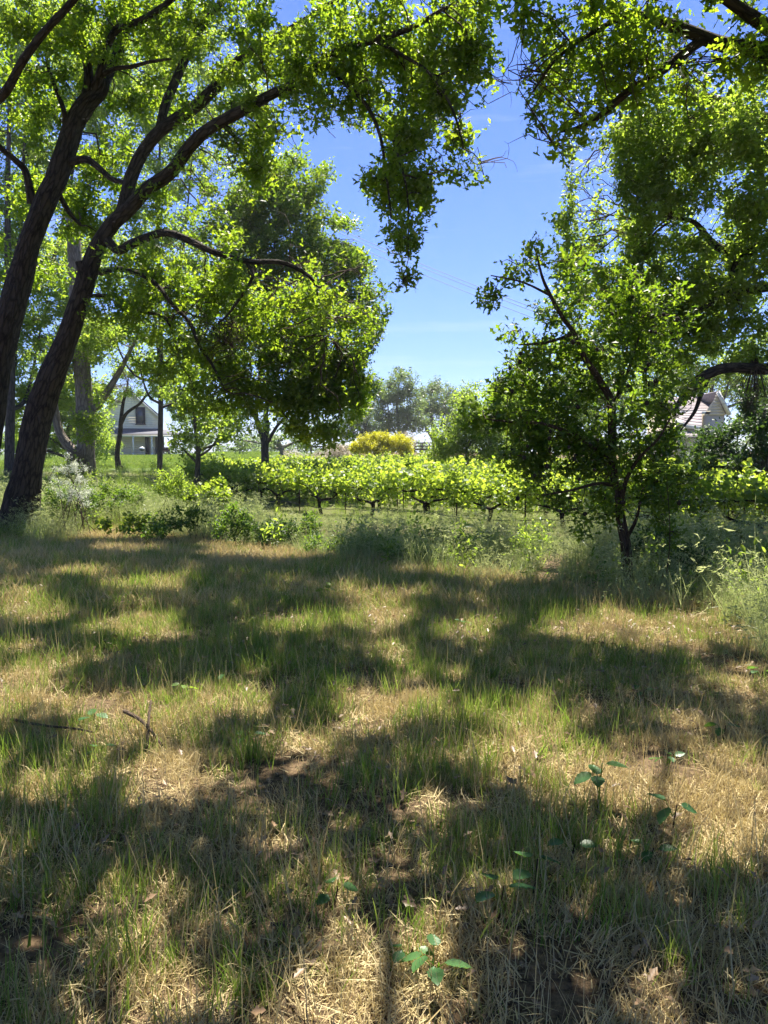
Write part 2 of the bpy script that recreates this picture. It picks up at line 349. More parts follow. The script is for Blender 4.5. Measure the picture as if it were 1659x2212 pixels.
HOUSE_HOLE = [[(256,884),(300,872),(345,900),(350,925),(368,940),(366,984),(238,984),(244,945)], [(1462,905),(1505,852),(1572,848),(1598,895),(1530,910),(1510,935),(1470,930)],
 [(903,935),(925,935),(925,980),(905,982)]]
def keepmask(pos, holes=(), jitter=10, g=rng):
    u, v = proj(pos); u = u + g.normal(0, jitter, len(u)); v = v + g.normal(0, jitter, len(v))
    k = np.ones(len(u), bool)
    for poly in SKY + list(holes): k &= ~inpoly(u, v, poly)
    return k

ALLSPRIG = []        # for the shade map
LAIK = 2.3
def fill_ellipsoids(ells, leafsize, nleaf, lai, g, rc=.38, K=22, holes=(), keep=True, flat=.75, carve=True):
    """returns cluster centres, sprig positions, sprig axes, cluster index. ell = (u, v, d, ru, rv, rd)"""
    C = []
    for e in ells:
        u, v, d, ru, rv, rd = e[:6]; dens = e[6] if len(e) > 6 else 1
        c = P(u, v, d); a = ru * d / 1659; b = rv * d / 1659
        area = math.pi * a * b; nl = area * lai * LAIK * dens / (leafsize ** 2 * .42)
        nc = max(2, int(nl / (K * nleaf)))
        q = g.normal(size=(nc, 3)); q /= np.linalg.norm(q, axis=1)[:, None]; q *= (g.random(nc) ** .42)[:, None]
        C.append(c + q * np.array([a, rd, b]))
    C = np.vstack(C)
    if keep: C = C[keepmask(C, holes, 8, g)]
    n = len(C); idx = np.repeat(np.arange(n), K); q = g.normal(size=(n * K, 3)); q /= np.linalg.norm(q, axis=1)[:, None]
    rr = rc * g.uniform(.7, 1.35, n)[idx] * (g.random(n * K) ** .5)
    q2 = q * rr[:, None]; q2[:, 2] *= flat
    pos = C[idx] + q2; ax = q * .8 + np.array([0, 0, .9]) + g.normal(0, .45, (n * K, 3))
    if keep:
        k = keepmask(pos, holes, 3, g)
        gx, gy = drops_on(pos); near = (gy < 18) & (gy > 0)
        lm = np.zeros(len(pos), bool); lm[near] = lit_mask(gx[near], gy[near] + .05) | lit_mask(gx[near], gy[near] - .05); k &= ~(lm & (g.random(len(pos)) < (.97 if carve is True else carve)))
        pos, ax, idx = pos[k], ax[k], idx[k]
    return C, pos, ax, idx

def skeleton(limbs, C, g, parent_r):
    """connect cluster centres to limbs -> list of (pts, radii)"""
    nodes = []; rad = []; 
    for pts, r in limbs:
        p, rr = spline(np.array(pts), np.array(r, float), 6)
        nodes.append(p); rad.append(rr)
    nodes = np.vstack(nodes); rad = np.concatenate(rad); n0 = len(nodes)
    d0 = np.array([np.min(np.linalg.norm(nodes - c, axis=1)) for c in C]); order = np.argsort(d0)
    N = np.vstack([nodes, np.zeros((len(C), 3))]); cost = np.concatenate([np.zeros(n0), np.zeros(len(C))]); par = {}; cnt = n0
    ids = {}
    for ci in order:
        c = C[ci]; dd = np.linalg.norm(N[:cnt] - c, axis=1) + .7 * cost[:cnt]
        j = int(np.argmin(dd)); N[cnt] = c; cost[cnt] = cost[j] + np.linalg.norm(N[j] - c); par[cnt] = j; ids[cnt] = ci; cnt += 1
    load = np.ones(cnt)
    for k in range(cnt - 1, n0 - 1, -1):
        if par[k] >= n0: load[par[k]] += load[k]
    out = []
    for k in range(n0, cnt):
        j = par[k]; a, b = N[j], N[k]; L = np.linalg.norm(a - b)
        r1 = min(parent_r * math.sqrt(load[k]), max(.045, parent_r * 6)); r0 = r1 * 1.15
        if j < n0: r0 = min(r0, rad[j] * .9); r1 = min(r1, r0)
        m = (a + b) / 2 + g.normal(0, .09, 3) * L + np.array([0, 0, .08 * L])
        out.append(([a, (a + m) / 2 + g.normal(0, .03, 3) * L, m, (b + m) / 2 + g.normal(0, .03, 3) * L, b], np.linspace(r0, r1 * .9, 5)))
    return out

def tree(name, label, base, limbs, ells, leaf='kite', leafsize=.08, nleaf=7, lai=3, mat='oak', bark='bark', seed=1, rc=.38, K=22,
         holes=(), tw=.006, sides=10, group=None, rough=.1, twigs=3, cat='tree', trunk_sub=6, extra_sprigs=None, bare=None, part='crown'):
    """limbs[0] is the trunk: list of (u, v, d, r_px)"""
    if name == 'leaning_oak': ells = [(e[0], e[1], e[2] + (.75 if e[1] < 460 else .3), e[3], e[4], e[5], (e[6] if len(e) > 6 else 1) * (1.35 if e[0] > 650 and e[1] < 420 else 1)) for e in ells]
    if name == 'young_oak': ells = [(e[0], e[1], e[2] + .3) + tuple(e[3:]) for e in ells]
    if name == 'overhanging_oak':
        q = .8; base = (base[0], base[1], base[2] * q); limbs = [[(u, v, d * q, r) for u, v, d, r in lb] for lb in limbs]; ells = [(e[0], e[1], e[2] * q) + tuple(e[3:]) for e in ells]; bare = [(b[0], b[1], b[2] * q) + tuple(b[3:]) for b in bare]
    g = np.random.default_rng(seed); origin = P(*base) if len(base) == 3 and base[1] > 100 else np.array(base)
    origin = np.array([origin[0], origin[1], float(H(origin[0], origin[1]))])
    root = empty(name, origin, label, cat, group)
    W = []
    for k, lb in enumerate(limbs):
        pts = [P(u, v, d) if not isinstance(u, str) else None for u, v, d, r in lb]; rr = [r * d / 1659 for u, v, d, r in lb]
        rr = [q * ((.7 if k else .88 if i < 3 else .8 if i < 6 else .7) if name == 'leaning_oak' else 1) for i, q in enumerate(rr)]; W.append((pts, rr))
        b = MB(); b.tube(pts, rr, sides if rr[0] > .06 else 7 if sides < 7 else 8, True, rough if rr[0] > .05 else 0, trunk_sub if k == 0 else 5)
        b.build('trunk' if k == 0 else 'limb', M[bark], root, True)
    C, pos, ax, idx = fill_ellipsoids(ells, leafsize, nleaf, lai, g, rc, K, holes, carve={'young_oak': 0, 'overhanging_oak': .5}.get(name, True))
    tb = MB()
    for pts, r in skeleton(W, C, g, tw):
        if np.linalg.norm(np.array(pts[0]) - np.array(pts[-1])) < .02: continue
        tb.tube(pts, np.maximum(r, .004), 4 if r[0] < .05 else 6, False)
    if twigs:
        byc = {}
        for i, c in enumerate(idx): byc.setdefault(c, []).append(i)
        for c, li in byc.items():
            for i in li[::max(1, len(li) // twigs)][:twigs]:
                m = (C[c] + pos[i]) / 2 + g.normal(0, .03, 3); tb.tube([C[c], m, pos[i]], [.006 + tw * .3, .004 + tw * .2, .003 + tw * .1], 3, False)
    if bare:                       # leafless twig sprays: (u, v, d, length px, count, downward)
        for (u, v, d, Lp, n, dn) in bare:
            for _ in range(n):
                p = P(u + g.normal(0, Lp * .35), v + g.normal(0, Lp * .3), d + g.normal(0, .3)); q = [p]; dr = g.normal(0, 1, 3); dr[2] -= dn; dr /= np.linalg.norm(dr)
                L = Lp * d / 1659 * g.uniform(.5, 1.3)
                for s_ in range(4): dr = dr + g.normal(0, .3, 3); dr /= np.linalg.norm(dr); q.append(q[-1] + dr * L / 4)
                j = int(np.argmin(np.linalg.norm(C - p, axis=1))) if len(C) else None
                if j is not None and np.linalg.norm(C[j] - p) < 1.2: q = [C[j]] + q
                tb.tube(q, np.linspace(.007, .002, len(q)), 3, False)
    tb.build('twigs', M['twig'] if bark != 'barkpale' else M['deadtwig'], root, True)
    tone = np.clip(g.random(C.shape[0])[idx] * .6 + .4 * g.random(len(pos)), 0, 1)
    me = leaves_mesh(part, pos, ax, leafsize, leaf, nleaf, g, origin, tone); me.materials.append(M[mat])
    link(bpy.data.objects.new(part, me), root)
    ALLSPRIG.append((pos, leafsize, nleaf))
    return root, W, g

# ================================================================== large structures: the two houses
M['siding'] = plain('white siding paint', (.88, .80, .60), .6, .05, 3)
M['trimwhite'] = plain('white trim paint', (.74, .72, .66), .5, .04, 4)
M['darkframe'] = plain('dark frame paint', (.035, .035, .04), .5, .2, 4)
M['shingle'] = plain('grey shingle', (.11, .11, .125), .85, .3, 9)
M['pinkshingle'] = plain('mauve shingle', (.25, .215, .22), .85, .22, 7)
M['creamwall'] = plain('cream siding', (.62, .54, .42), .7, .05, 3)
M['wood'] = plain('brown wood', (.12, .06, .035), .7, .3, 10)
M['railwood'] = plain('dark rail wood', (.07, .05, .042), .85, .4, 8)
M['greywood'] = plain('weathered wood', (.30, .27, .23), .85, .3, 8)
M['enamelw'] = plain('white enamel', (.7, .7, .68), .25, .03, 3, .5)
M['enamelb'] = plain('black enamel', (.02, .02, .022), .25, .1, 3, .5)
M['iron'] = plain('rusty iron', (.05, .03, .022), .8, .4, 20, .3, .3)
M['cable'] = plain('dark cable', (.05, .05, .055), .6, .1, 3)
M['glass'] = plain('window glass', (.05, .06, .07), .06, .1, 2, .8)
mg, N_, L_ = newmat('pale curtain glass'); o_ = N_.new('ShaderNodeOutputMaterial'); p_ = N_.new('ShaderNodeBsdfPrincipled')
p_.inputs['Base Color'].default_value = (.75, .78, .8, 1); p_.inputs['Roughness'].default_value = .15; L_.new(p_.outputs[0], o_.inputs[0]); M['curtain'] = mg

def white_house():
    d = 92.; q = lambda u, v, dd=d: P(u, v, dd)
    px = d / 1659
    cx = q(281, 985)[0]; z0 = q(281, 985)[2]; ze = q(281, 901)[2]; za = q(281, 842)[2]; hw = 64 * px
    r = empty('farmhouse', (cx, d, z0), 'white clapboard farmhouse with dark framed windows and a shaded porch on the lawn', 'house')
    b = MB()
    # gable wall body (lower box + gable prism)
    b.box((cx, d + 4, (z0 + ze) / 2 - .15), (2 * hw, 8, ze - z0 + .3))
    b.add([(cx - hw, d, ze), (cx + hw, d, ze), (cx, d, za), (cx - hw, d + 8, ze), (cx + hw, d + 8, ze), (cx, d + 8, za)],
          [(0, 1, 2, 2), (4, 3, 5, 5), (0, 2, 5, 3), (1, 4, 5, 2)])
    # drop degenerate quads: build triangles as thin quads
    b.f[-1] = np.array([(3, 0, 2, 5), (1, 4, 5, 2)]) + b.n - 6
    b.add([(cx - hw, d, ze), (cx, d, ze), (cx, d, za), (cx - hw * .5, d, (ze + za) / 2)], [(0, 1, 2, 3)])
    b.add([(cx, d, ze), (cx + hw, d, ze), (cx + hw * .5, d, (ze + za) / 2), (cx, d, za)], [(0, 1, 2, 3)])
    b.build('wall', M['siding'], r)
    # clapboards, each proud of the wall and tilted
    hgt = .28; z = z0 + .1; proto = None
    door = (q(290, 0)[0], q(299, 0)[0], z0, q(0, 943)[2]); wins = [(q(312, 0)[0], q(331, 0)[0], q(0, 979)[2], q(0, 943)[2]), (q(270.5, 0)[0], q(291, 0)[0], q(0, 916)[2], q(0, 879)[2])]
    while z < za - .3:
        half = hw if z + hgt < ze else hw * (za - z - hgt) / (za - ze)
        spans = [(cx - half, cx + half)]
        for (x0, x1, a, c) in [door] + wins:
            if z + hgt > a and z < c:
                spans = [s for (l, h_) in spans for s in ((l, min(h_, x0)), (max(l, x1), h_)) if s[1] - s[0] > .05]
        for l, h_ in spans:
            k = MB(); k.box(((l + h_) / 2, d - .018, z + hgt / 2), (h_ - l, .03, hgt - .02), rx=-.05); k.build('plank', M['siding'], r)
        z += hgt
    # main roof, two slopes with overhang
    for s in (-1, 1):
        k = MB(); sl = (za - ze) / hw; ov = .35
        k.prism([(cx, d - .35, za + .1), (cx, d + 8.3, za + .1), (cx + s * (hw + ov), d + 8.3, ze - ov * sl + .1), (cx + s * (hw + ov), d - .35, ze - ov * sl + .1)], (0, 0, .12)); k.build('roof', M['shingle'], r)
        k = MB(); k.prism([(cx, d - .4, za + .02), (cx + s * (hw + ov), d - .4, ze - ov * sl + .02), (cx + s * (hw + ov), d - .4, ze - ov * sl - .16), (cx, d - .4, za - .18)], (0, .05, 0)); k.build('bargeboard', M['trimwhite'], r)
    # porch: floor, roof, beam, posts
    pd = d - 2.3; xl = cx - hw + .1; xr = q(366, 0, pd)[0]; zt = q(0, 927)[2]; zf = q(0, 939, pd)[2]
    k = MB(); k.prism([(xl, pd - .2, zf), (xr, pd - .2, zf), (cx + hw, d - .04, zt), (xl, d - .04, zt)], (0, 0, .09)); k.build('porch_roof', M['shingle'], r)
    k = MB(); k.prism([(xr, pd - .2, zf), (xr, d + 5, zf), (cx + hw, d + 5, zt), (cx + hw, d - .03, zt)], (0, 0, .09)); k.build('porch_roof', M['shingle'], r)
    k = MB(); k.box(((xl + xr) / 2, pd, zf - .12), (xr - xl, .14, .22)); k.box((xr - .07, (pd + d + 5) / 2, zf - .12), (.14, d + 5 - pd, .22)); k.build('porch_beam', M['trimwhite'], r)
    k = MB(); k.box(((xl + xr) / 2, (pd + d) / 2, z0 - .12), (xr - xl, d - pd + .2, .3)); k.build('porch_floor', M['greywood'], r)
    for u in (222, 250, 290.5, 342.3, 363.5):
        x = q(u, 0, pd)[0]; k = MB(); k.box((x, pd, (z0 + zf) / 2 - .05), (.17, .17, zf - z0 - .1)); k.box((x, pd, z0 + .2), (.26, .26, .3)); k.box((x, pd, zf - .33), (.24, .24, .14)); k.build('porch_post', M['trimwhite'], r)
    x = xr - .1; k = MB(); k.box((x, d + 2.5, (z0 + zf) / 2), (.17, .17, zf - z0 - .1)); k.build('porch_post', M['trimwhite'], r)
    # door
    x0, x1, a, c = door; k = MB(); k.box(((x0 + x1) / 2, d - .04, (a + c) / 2), (x1 - x0, .1, c - a)); D = k.build('door', M['darkframe'], r)
    k = MB(); k.box(((x0 + x1) / 2, d - .1, (a + c) / 2 + .35), ((x1 - x0) * .6, .02, (c - a) * .5)); k.build('pane', M['glass'], r).parent = D
    k = MB(); k.tube([(x1 - .1, d - .1, a + 1), (x1 - .1, d - .17, a + 1)], [.035, .035], 6); k.build('handle', M['iron'], r).parent = D
    for wi, (x0, x1, a, c) in enumerate(wins):
        e = bpy.data.objects.new('window', None); e.empty_display_size = .2; link(e, r); e.location = (0, 0, 0)
        k = MB(); t = .14
        k.box((x0 + t / 2, d - .05, (a + c) / 2), (t, .1, c - a)); k.box((x1 - t / 2, d - .05, (a + c) / 2), (t, .1, c - a))
        k.box(((x0 + x1) / 2, d - .05, a + t / 2), (x1 - x0 - 2 * t, .098, t)); k.box(((x0 + x1) / 2, d - .05, c - t / 2), (x1 - x0 - 2 * t, .098, t)); k.box(((x0 + x1) / 2, d - .045, (a + c) / 2), (x1 - x0 - 2 * t, .07, .06))
        f = k.build('frame', M['darkframe'], r); f.parent = e
        k = MB(); k.box(((x0 + x1) / 2, d - .03, (a + c) / 2), (x1 - x0 - 2 * t, .02, c - a - 2 * t)); g = k.build('pane', M['glass'], r); g.parent = e
        if wi == 0:
            k = MB(); k.box(((x0 * .42 + x1 * .58), d - .045, (a + c) / 2 + .1), ((x1 - x0) * .36, .01, (c - a) * .62)); g = k.build('curtain', M['curtain'], r); g.parent = e
        k = MB(); k.box(((x0 + x1) / 2, d - .1, a - .05), (x1 - x0 + .16, .16, .07)); g = k.build('sill', M['darkframe'], r); g.parent = e
    # wall lamp and number plate
    x = q(304.5, 0)[0]; k = MB(); k.tube([(x, d - .05, q(0, 944)[2]), (x - .02, d - .22, q(0, 944)[2] + .02), (x + .03, d - .3, q(0, 946)[2])], [.05, .06, .11], 8); k.build('porch_lamp', M['darkframe'], r)
    k = MB(); k.box((q(306, 0)[0], d - .06, q(0, 952.5)[2]), (.18, .04, .3)); k.build('wall_plaque', M['creamwall'], r)
    # low side wing at the left
    xw = q(128, 0)[0]; ww = cx - hw - xw
    k = MB(); k.box((xw + ww / 2 - .01, d + 5.5, z0 + 1.4), (ww, 6, 2.9)); k.build('wing_wall', M['siding'], r)
    for s in (0, 1):
        k = MB(); y0 = d + 2.2 if s == 0 else d + 8.8
        k.prism([(xw - .3, y0, z0 + 2.75), (cx - hw - .02, y0, z0 + 2.75), (cx - hw - .02, d + 5.5, z0 + 4.3), (xw - .3, d + 5.5, z0 + 4.3)], (0, 0, .1)); k.build('roof', M['shingle'], r)
    r.rotation_euler = (0, 0, R(17))
    # kettle barbecue, box and chairs
    bx, by = q(283.5, 0, 88.5)[0], 88.5; bz = float(H(bx, by))
    t = empty('kettle_barbecue', (bx, by, bz), 'round kettle barbecue with black bowl and white lid in front of the farmhouse porch', 'barbecue')
    def lathe(prof, n=12):
        k = MB(); th = np.linspace(0, 2 * math.pi, n, endpoint=False); V = np.array([(bx + rr * math.cos(a), by + rr * math.sin(a), bz + zz) for rr, zz in prof for a in th])
        F = [(i * n + j, i * n + (j + 1) % n, (i + 1) * n + (j + 1) % n, (i + 1) * n + j) for i in range(len(prof) - 1) for j in range(n)]; k.add(V, F); return k
    lathe([(.02, .55), (.2, .58), (.29, .7), (.31, .8)]).build('bowl', M['enamelb'], t, True)
    lathe([(.32, .8), (.3, .92), (.2, 1.02), (.03, 1.06)]).build('lid', M['enamelw'], t, True)
    lathe([(.02, 1.06), (.02, 1.12)]).build('handle', M['enamelb'], t)
    for a in (0.3, 2.4, 4.5): k = MB(); k.tube([(bx + .16 * math.cos(a), by + .16 * math.sin(a), bz + .6), (bx + .3 * math.cos(a), by + .3 * math.sin(a), bz)], [.018, .018], 6); k.build('leg', M['enamelw'], t)
    x = q(336, 0, 90.6)[0]
    t = empty('wooden_bench', (x, 90.6, z0 + .03), 'brown wooden bench on the farmhouse porch beside the right-hand post', 'bench')
    k = MB(); k.box((x, 90.6, z0 + .48), (.95, .45, .06)); k.build('seat', M['wood'], t)
    k = MB(); k.box((x, 90.84, z0 + .78), (.95, .05, .5)); k.build('backrest', M['wood'], t)
    for sx in (-.42, .42):
        for sy in (-.18, .18): k = MB(); k.box((x + sx, 90.6 + sy, z0 + .24), (.07, .07, .42)); k.build('leg', M['wood'], t)
white_house()

def side_house():
    d = 60.; q = lambda u, v, dd=d: P(u, v, dd)
    x0 = q(1455, 0)[0]; xg = q(1574, 0)[0]; zr = q(0, 851)[2]; ze = q(0, 888)[2]; g0 = float(H(x0 + 3, d))
    r = empty('neighbour_house', ((x0 + xg) / 2, d, g0), 'cream house with mauve shingled roofs and white fascia behind the trees at the right', 'house')
    xe = q(1596, 0)[0]
    # upper block, ridge runs left-right-and-away; gable at the right end
    D = 4.2
    xL = q(1496, 0)[0]
    k = MB(); k.box(((xL + xg) / 2 + .5, d + D, (g0 + ze) / 2), (xg - xL + .6, 2 * D - .6, ze - g0 + .1)); k.build('wall', M['creamwall'], r)
    rows = 9
    for s in (-1, 1):
        for i in range(rows):
            t0, t1 = i / rows, (i + 1) / rows
            y0 = d + D - s * -D * (1 - t0) if False else d + D + s * D * (1 - t0); y1 = d + D + s * D * (1 - t1); za_, zb = ze + (zr - ze) * t0, ze + (zr - ze) * t1
            k = MB(); k.prism([(xL, y0 - s * -.02, za_), (xg + .45, y0 - s * -.02, za_), (xg + .45, y1, zb - .02), (xL, y1, zb - .02)], (0, 0, .07)); k.build('shingle_course', M['pinkshingle'], r)
    k = MB(); k.box(((xL + xg) / 2 + .2, d - .06, ze - .12), (xg - xL + .5, .08, .26)); k.build('fascia', M['trimwhite'], r)
    # gable that faces the viewer on the right
    zg0 = q(0, 897)[2]; apx = q(1574, 0)[0]; k = MB(); k.add([(apx - .9, d - .1, zg0), (xe, d - .1, zg0), (apx + .05, d - .1, zr - .15), (apx - .45, d - .1, (zg0 + zr) / 2)], [(0, 1, 2, 3)]); k.add([(apx - .9, d + 3, g0), (xe - .1, d + 3, g0), (xe - .1, d - .08, g0), (apx - .9, d - .08, g0)], [(0, 1, 2, 3)])
    k.box(((apx - .9 + xe) / 2, d + 1.4, (g0 + zg0) / 2), (xe - apx + .8, 2.9, zg0 - g0)); k.build('gable_wall', M['creamwall'], r)
    n = 7
    for i in range(n):
        a, c = zg0 + (zr - zg0) * i / n * .94, zg0 + (zr - zg0) * (i + .9) / n * .94; xx = xe - (xe - apx) * (i + .9) / n
        k = MB(); k.box(((apx - .5 * (1 - i / n) + xx) / 2, d - .13, (a + c) / 2), (max(.1, xx - apx + .5 * (1 - i / n)), .03, c - a)); k.build('plank', M['creamwall'], r)
    k = MB(); k.prism([(apx - .05, d - .5, zr + .06), (xe + .12, d - .5, zg0 - .05), (xe + .3, d - .5, zg0 + .05), (apx + .08, d - .5, zr + .2)], (0, .35, 0)); k.build('bargeboard', M['trimwhite'], r)
    k = MB(); k.prism([(apx + .02, d - .48, zr + .12), (xe + .25, d - .48, zg0 + .05), (xe + .25, d + 5, zg0 + .05), (apx + .02, d + 5, zr + .12)], (0, 0, .08)); k.build('roof', M['pinkshingle'], r)
    # lower hipped roof over the bay, white fascia, wall below
    A = [q(1459, 905, 56.5), q(1483, 918, 55.2), q(1516, 922, 55.2)]; B = [q(1462, 893, 60), q(1500, 889, 60), q(1516, 889, 60)]
    for i in range(2):
        for j in range(5):
            t0, t1 = j / 5, (j + 1) / 5; L = lambda a, b, t: a * (1 - t) + b * t
            k = MB(); k.prism([L(A[i], B[i], t0), L(A[i + 1], B[i + 1], t0), L(A[i + 1], B[i + 1], t1) - np.array([0, 0, .03]), L(A[i], B[i], t1) - np.array([0, 0, .03])], (0, 0, .06)); k.build('shingle_course', M['pinkshingle'], r)
        k = MB(); dn = np.array([0, 0, -.24]); k.prism([A[i] + (0, -.02, .04), A[i + 1] + (0, -.02, .04), A[i + 1] + dn, A[i] + dn], (0, .06, 0)); k.build('fascia', M['trimwhite'], r)
        k = MB(); a = A[i] + (.15, .35, -.2); c = A[i + 1] + (0, .35, -.2); gz = np.array([0, 0, -(a[2] - g0)]); k.prism([a, c, c + gz * (c[2] - g0) / (a[2] - g0), a + gz], (0, .2, 0)); k.build('bay_wall', M['creamwall'], r)
    k = MB(); k.prism([q(1478, 946, 54.2), q(1520, 946, 54.2), q(1520, 934, 55.4), q(1480, 934, 55.4)], (0, 0, .08)); k.build('roof', M['pinkshingle'], r)
side_house()

def rail_fence(name, label, pts, d, nr, hgt, mat, spacing_px, extra=0):
    (u0, v0), (u1, v1) = pts; d0, d1 = (d, d) if np.isscalar(d) else d
    a, b = P(u0, v0, d0), P(u1, v1, d1); L = np.linalg.norm(b - a); n = max(2, int(round(abs(u1 - u0) / spacing_px)) + 1)
    a[2] = min(a[2], H(a[0], a[1]) + .2); b[2] = min(b[2], H(b[0], b[1]) + .2)
    r = empty(name, a, label, 'fence')
    for i in range(n):
        p = a + (b - a) * i / (n - 1); k = MB(); gz = float(H(p[0], p[1])); k.box((p[0], p[1], gz + hgt / 2 - .1), (.16, .16, hgt + .2)); k.build('post', M[mat], r)
        if i < n - 1:
            q = a + (b - a) * (i + 1) / (n - 1); gq = float(H(q[0], q[1]))
            for j in range(nr):
                z = hgt * (.3 + .62 * j / max(1, nr - 1)); k = MB(); off = np.array([0, -.11, 0]) + rng.normal(0, .015, 3) * (0, 0, 1)
                k.prism([np.array([p[0], p[1], gz + z]) + off, np.array([q[0], q[1], gq + z]) + off, np.array([q[0], q[1], gq + z + .14]) + off, np.array([p[0], p[1], gz + z + .14]) + off], (0, .04, 0)); k.build('rail', M[mat], r)
rail_fence('rail_fence', 'dark three-rail paddock fence on the crest to the right of the yellow shrub', [(896, 979), (960, 979)], (95, 93), 3, 1.25, 'railwood', 16)
rail_fence('rail_fence', 'low brown two-rail fence crossing the slope right of the yellow shrub', [(868, 1000), (1090, 1008)], (66, 60), 2, 1.0, 'railwood', 48)
rail_fence('rail_fence', 'dark two-rail fence among the pink blossom left of the yellow shrub', [(672, 996), (762, 996)], (72, 72), 2, 1.15, 'railwood', 28)

# power lines crossing the sky gap, fixed to poles beyond the trees at both ends
for i, (va, vb, dd) in enumerate(((478, 598, 0), (486, 606, 1.0), (500, 622, 4.0))):
    a = P(700 - 300, va - 140, 70 + dd); b = P(1040 + 500, vb + 205, 46 + dd); k = MB(); pts = []
    for t in np.linspace(0, 1, 22): p = a * (1 - t) + b * t; p[2] -= 4 * .8 * t * (1 - t); pts.append(p)
    k.tube(pts, [.016] * 22, 4, False); o = k.build('power_line', M['cable'], loc=a)
    tag(o, ['uppermost thin power line crossing the blue gap between the trees', 'middle thin power line close under the uppermost one in the sky gap', 'lowest thin power line running apart below the other two in the sky gap'][i], 'power line')

# ================================================================== trees
HB = [HOUSE_HOLE[0]]; HR = [HOUSE_HOLE[1]]; HF = [HOUSE_HOLE[2]]
tree('leaning_oak', 'dark oak trunk leaning right from the lower left edge, with long limbs over the lawn', (45, 1125, 18),
  [[(38, 1145, 18, 60), (42, 1118, 18, 46), (50, 1070, 18, 40), (62, 1010, 18, 37), (82, 906, 18, 37), (112, 815, 17.9, 33), (146, 731, 17.8, 30), (176, 640, 17.6, 28), (192, 585, 17.5, 29), (207, 541, 17.4, 24), (240, 487, 17.3, 22), (280, 450, 17, 21), (320, 407, 16.7, 20), (370, 370, 16.4, 19), (415, 310, 16, 18), (465, 270, 15.7, 17), (530, 235, 15.3, 16), (590, 202, 15, 14), (650, 177, 14.6, 13.5), (700, 137, 14.2, 13), (735, 107, 13.9, 11), (810, 86, 13.4, 10), (885, 62, 12.8, 8), (940, 30, 12.4, 6), (985, 5, 12, 4)],
   [(185, 625, 17.5, 16), (178, 590, 17.4, 14), (172, 566, 17.4, 13)],
   [(262, 465, 17.1, 18), (290, 365, 17.2, 19), (330, 300, 17.2, 18), (370, 265, 17, 18), (415, 236, 17, 17), (450, 205, 16.9, 17), (490, 161, 16.8, 17), (530, 122, 16.6, 16), (585, 90, 16.5, 13), (660, 45, 16, 10), (740, -10, 15.6, 7), (800, -60, 15, 4)],
   [(345, 285, 17.1, 13), (352, 245, 17.2, 13), (362, 214, 17.3, 13), (388, 155, 17.5, 13), (415, 96, 17.6, 12), (440, 50, 17.7, 11), (487, -5, 17.8, 10), (530, -80, 17.8, 7)],
   [(232, 520, 17.3, 14), (255, 540, 17.2, 13), (282, 528, 17, 13), (322, 511, 16.8, 12), (362, 503, 16.6, 11), (415, 522, 16.5, 10), (450, 540, 16.4, 9), (500, 556, 16.4, 9), (545, 566, 16.4, 8), (600, 566, 16.6, 7), (645, 582, 16.8, 6), (680, 612, 17, 5), (690, 660, 17, 4), (700, 730, 17, 2)],
   [(535, 570, 16.4, 6), (545, 600, 16.2, 5), (500, 670, 16, 4), (470, 700, 16, 2)],
   [(218, 590, 17.4, 10), (250, 581, 17.2, 8), (300, 591, 17, 7), (340, 616, 16.9, 6.5), (370, 656, 16.8, 6), (410, 697, 16.8, 5.5), (430, 746, 16.8, 5), (460, 791, 16.8, 4), (485, 842, 16.8, 2.5)],
   [(170, 655, 17.6, 9), (195, 640, 17.5, 6), (250, 642, 17.3, 5), (300, 671, 17.2, 5), (360, 691, 17.1, 4), (388, 780, 17, 2)],
   [(700, 135, 14.2, 8), (745, 180, 13.8, 7), (790, 225, 13.5, 6), (820, 290, 13.3, 5), (835, 380, 13.2, 4), (845, 470, 13.1, 2.5)],
   [(810, 86, 13.4, 7), (870, 120, 13, 6), (930, 160, 12.6, 5), (975, 230, 12.4, 4), (1000, 310, 12.3, 2.5)],
   [(850, 300, 13, 4), (880, 420, 12.9, 3), (882, 560, 12.8, 1.5)]],
  [(900,120,12.8,180,140,1.7), (1000,220,12.4,80,130,1.1), (905,310,12.7,80,120,1.1), (1010,340,12.6,45,62,.7,1.3), (882,440,12.8,48,70,.6,1.4), (878,540,12.8,30,75,.4,1.6), (760,180,13.8,130,130,1.4), (620,90,15,150,100,1.5),
   (640,250,15,110,60,1.2,1.2), (570,330,15.5,110,60,1.1,1.2), (450,370,16,70,60,1,1), (500,240,16,110,90,1.2,1.2), (440,60,16.5,130,90,1.5,.8), (1000,50,12,90,70,1.2), (830,380,13.4,62,70,.9), (570,410,16,60,50,1,.9), (395,440,16.4,80,60,1,1),
   (330,640,17,150,120,1.8,.8), (470,600,17,170,110,1.8,.9), (610,640,17,190,110,1.9,1.1), (700,740,17.6,130,150,1.7,1.2), (560,770,17.4,170,100,1.5,1), (790,640,18,52,90,1,1.3),
   (690,880,17.8,80,80,.8,1.3), (700,800,17.8,110,90,1,1.2), (775,760,18,50,110,.8,1.2), (600,840,17.7,110,80,1,1), (420,800,17.2,110,90,1.5,.9), (770,840,18,25,60,.5), (560,870,17.6,100,50,.8,.6)],
  'lobed', .12, 6, 3.1, 'oak', 'bark', 11, .36, 22, HB, .006, 28, rough=.13, twigs=3, bare=[(480, 710, 16.8, 60, 120, .6), (1095, 190, 12.9, 70, 8, .3), (1085, 330, 12.9, 60, 6, .8), (880, 600, 12.9, 30, 8, .8)])

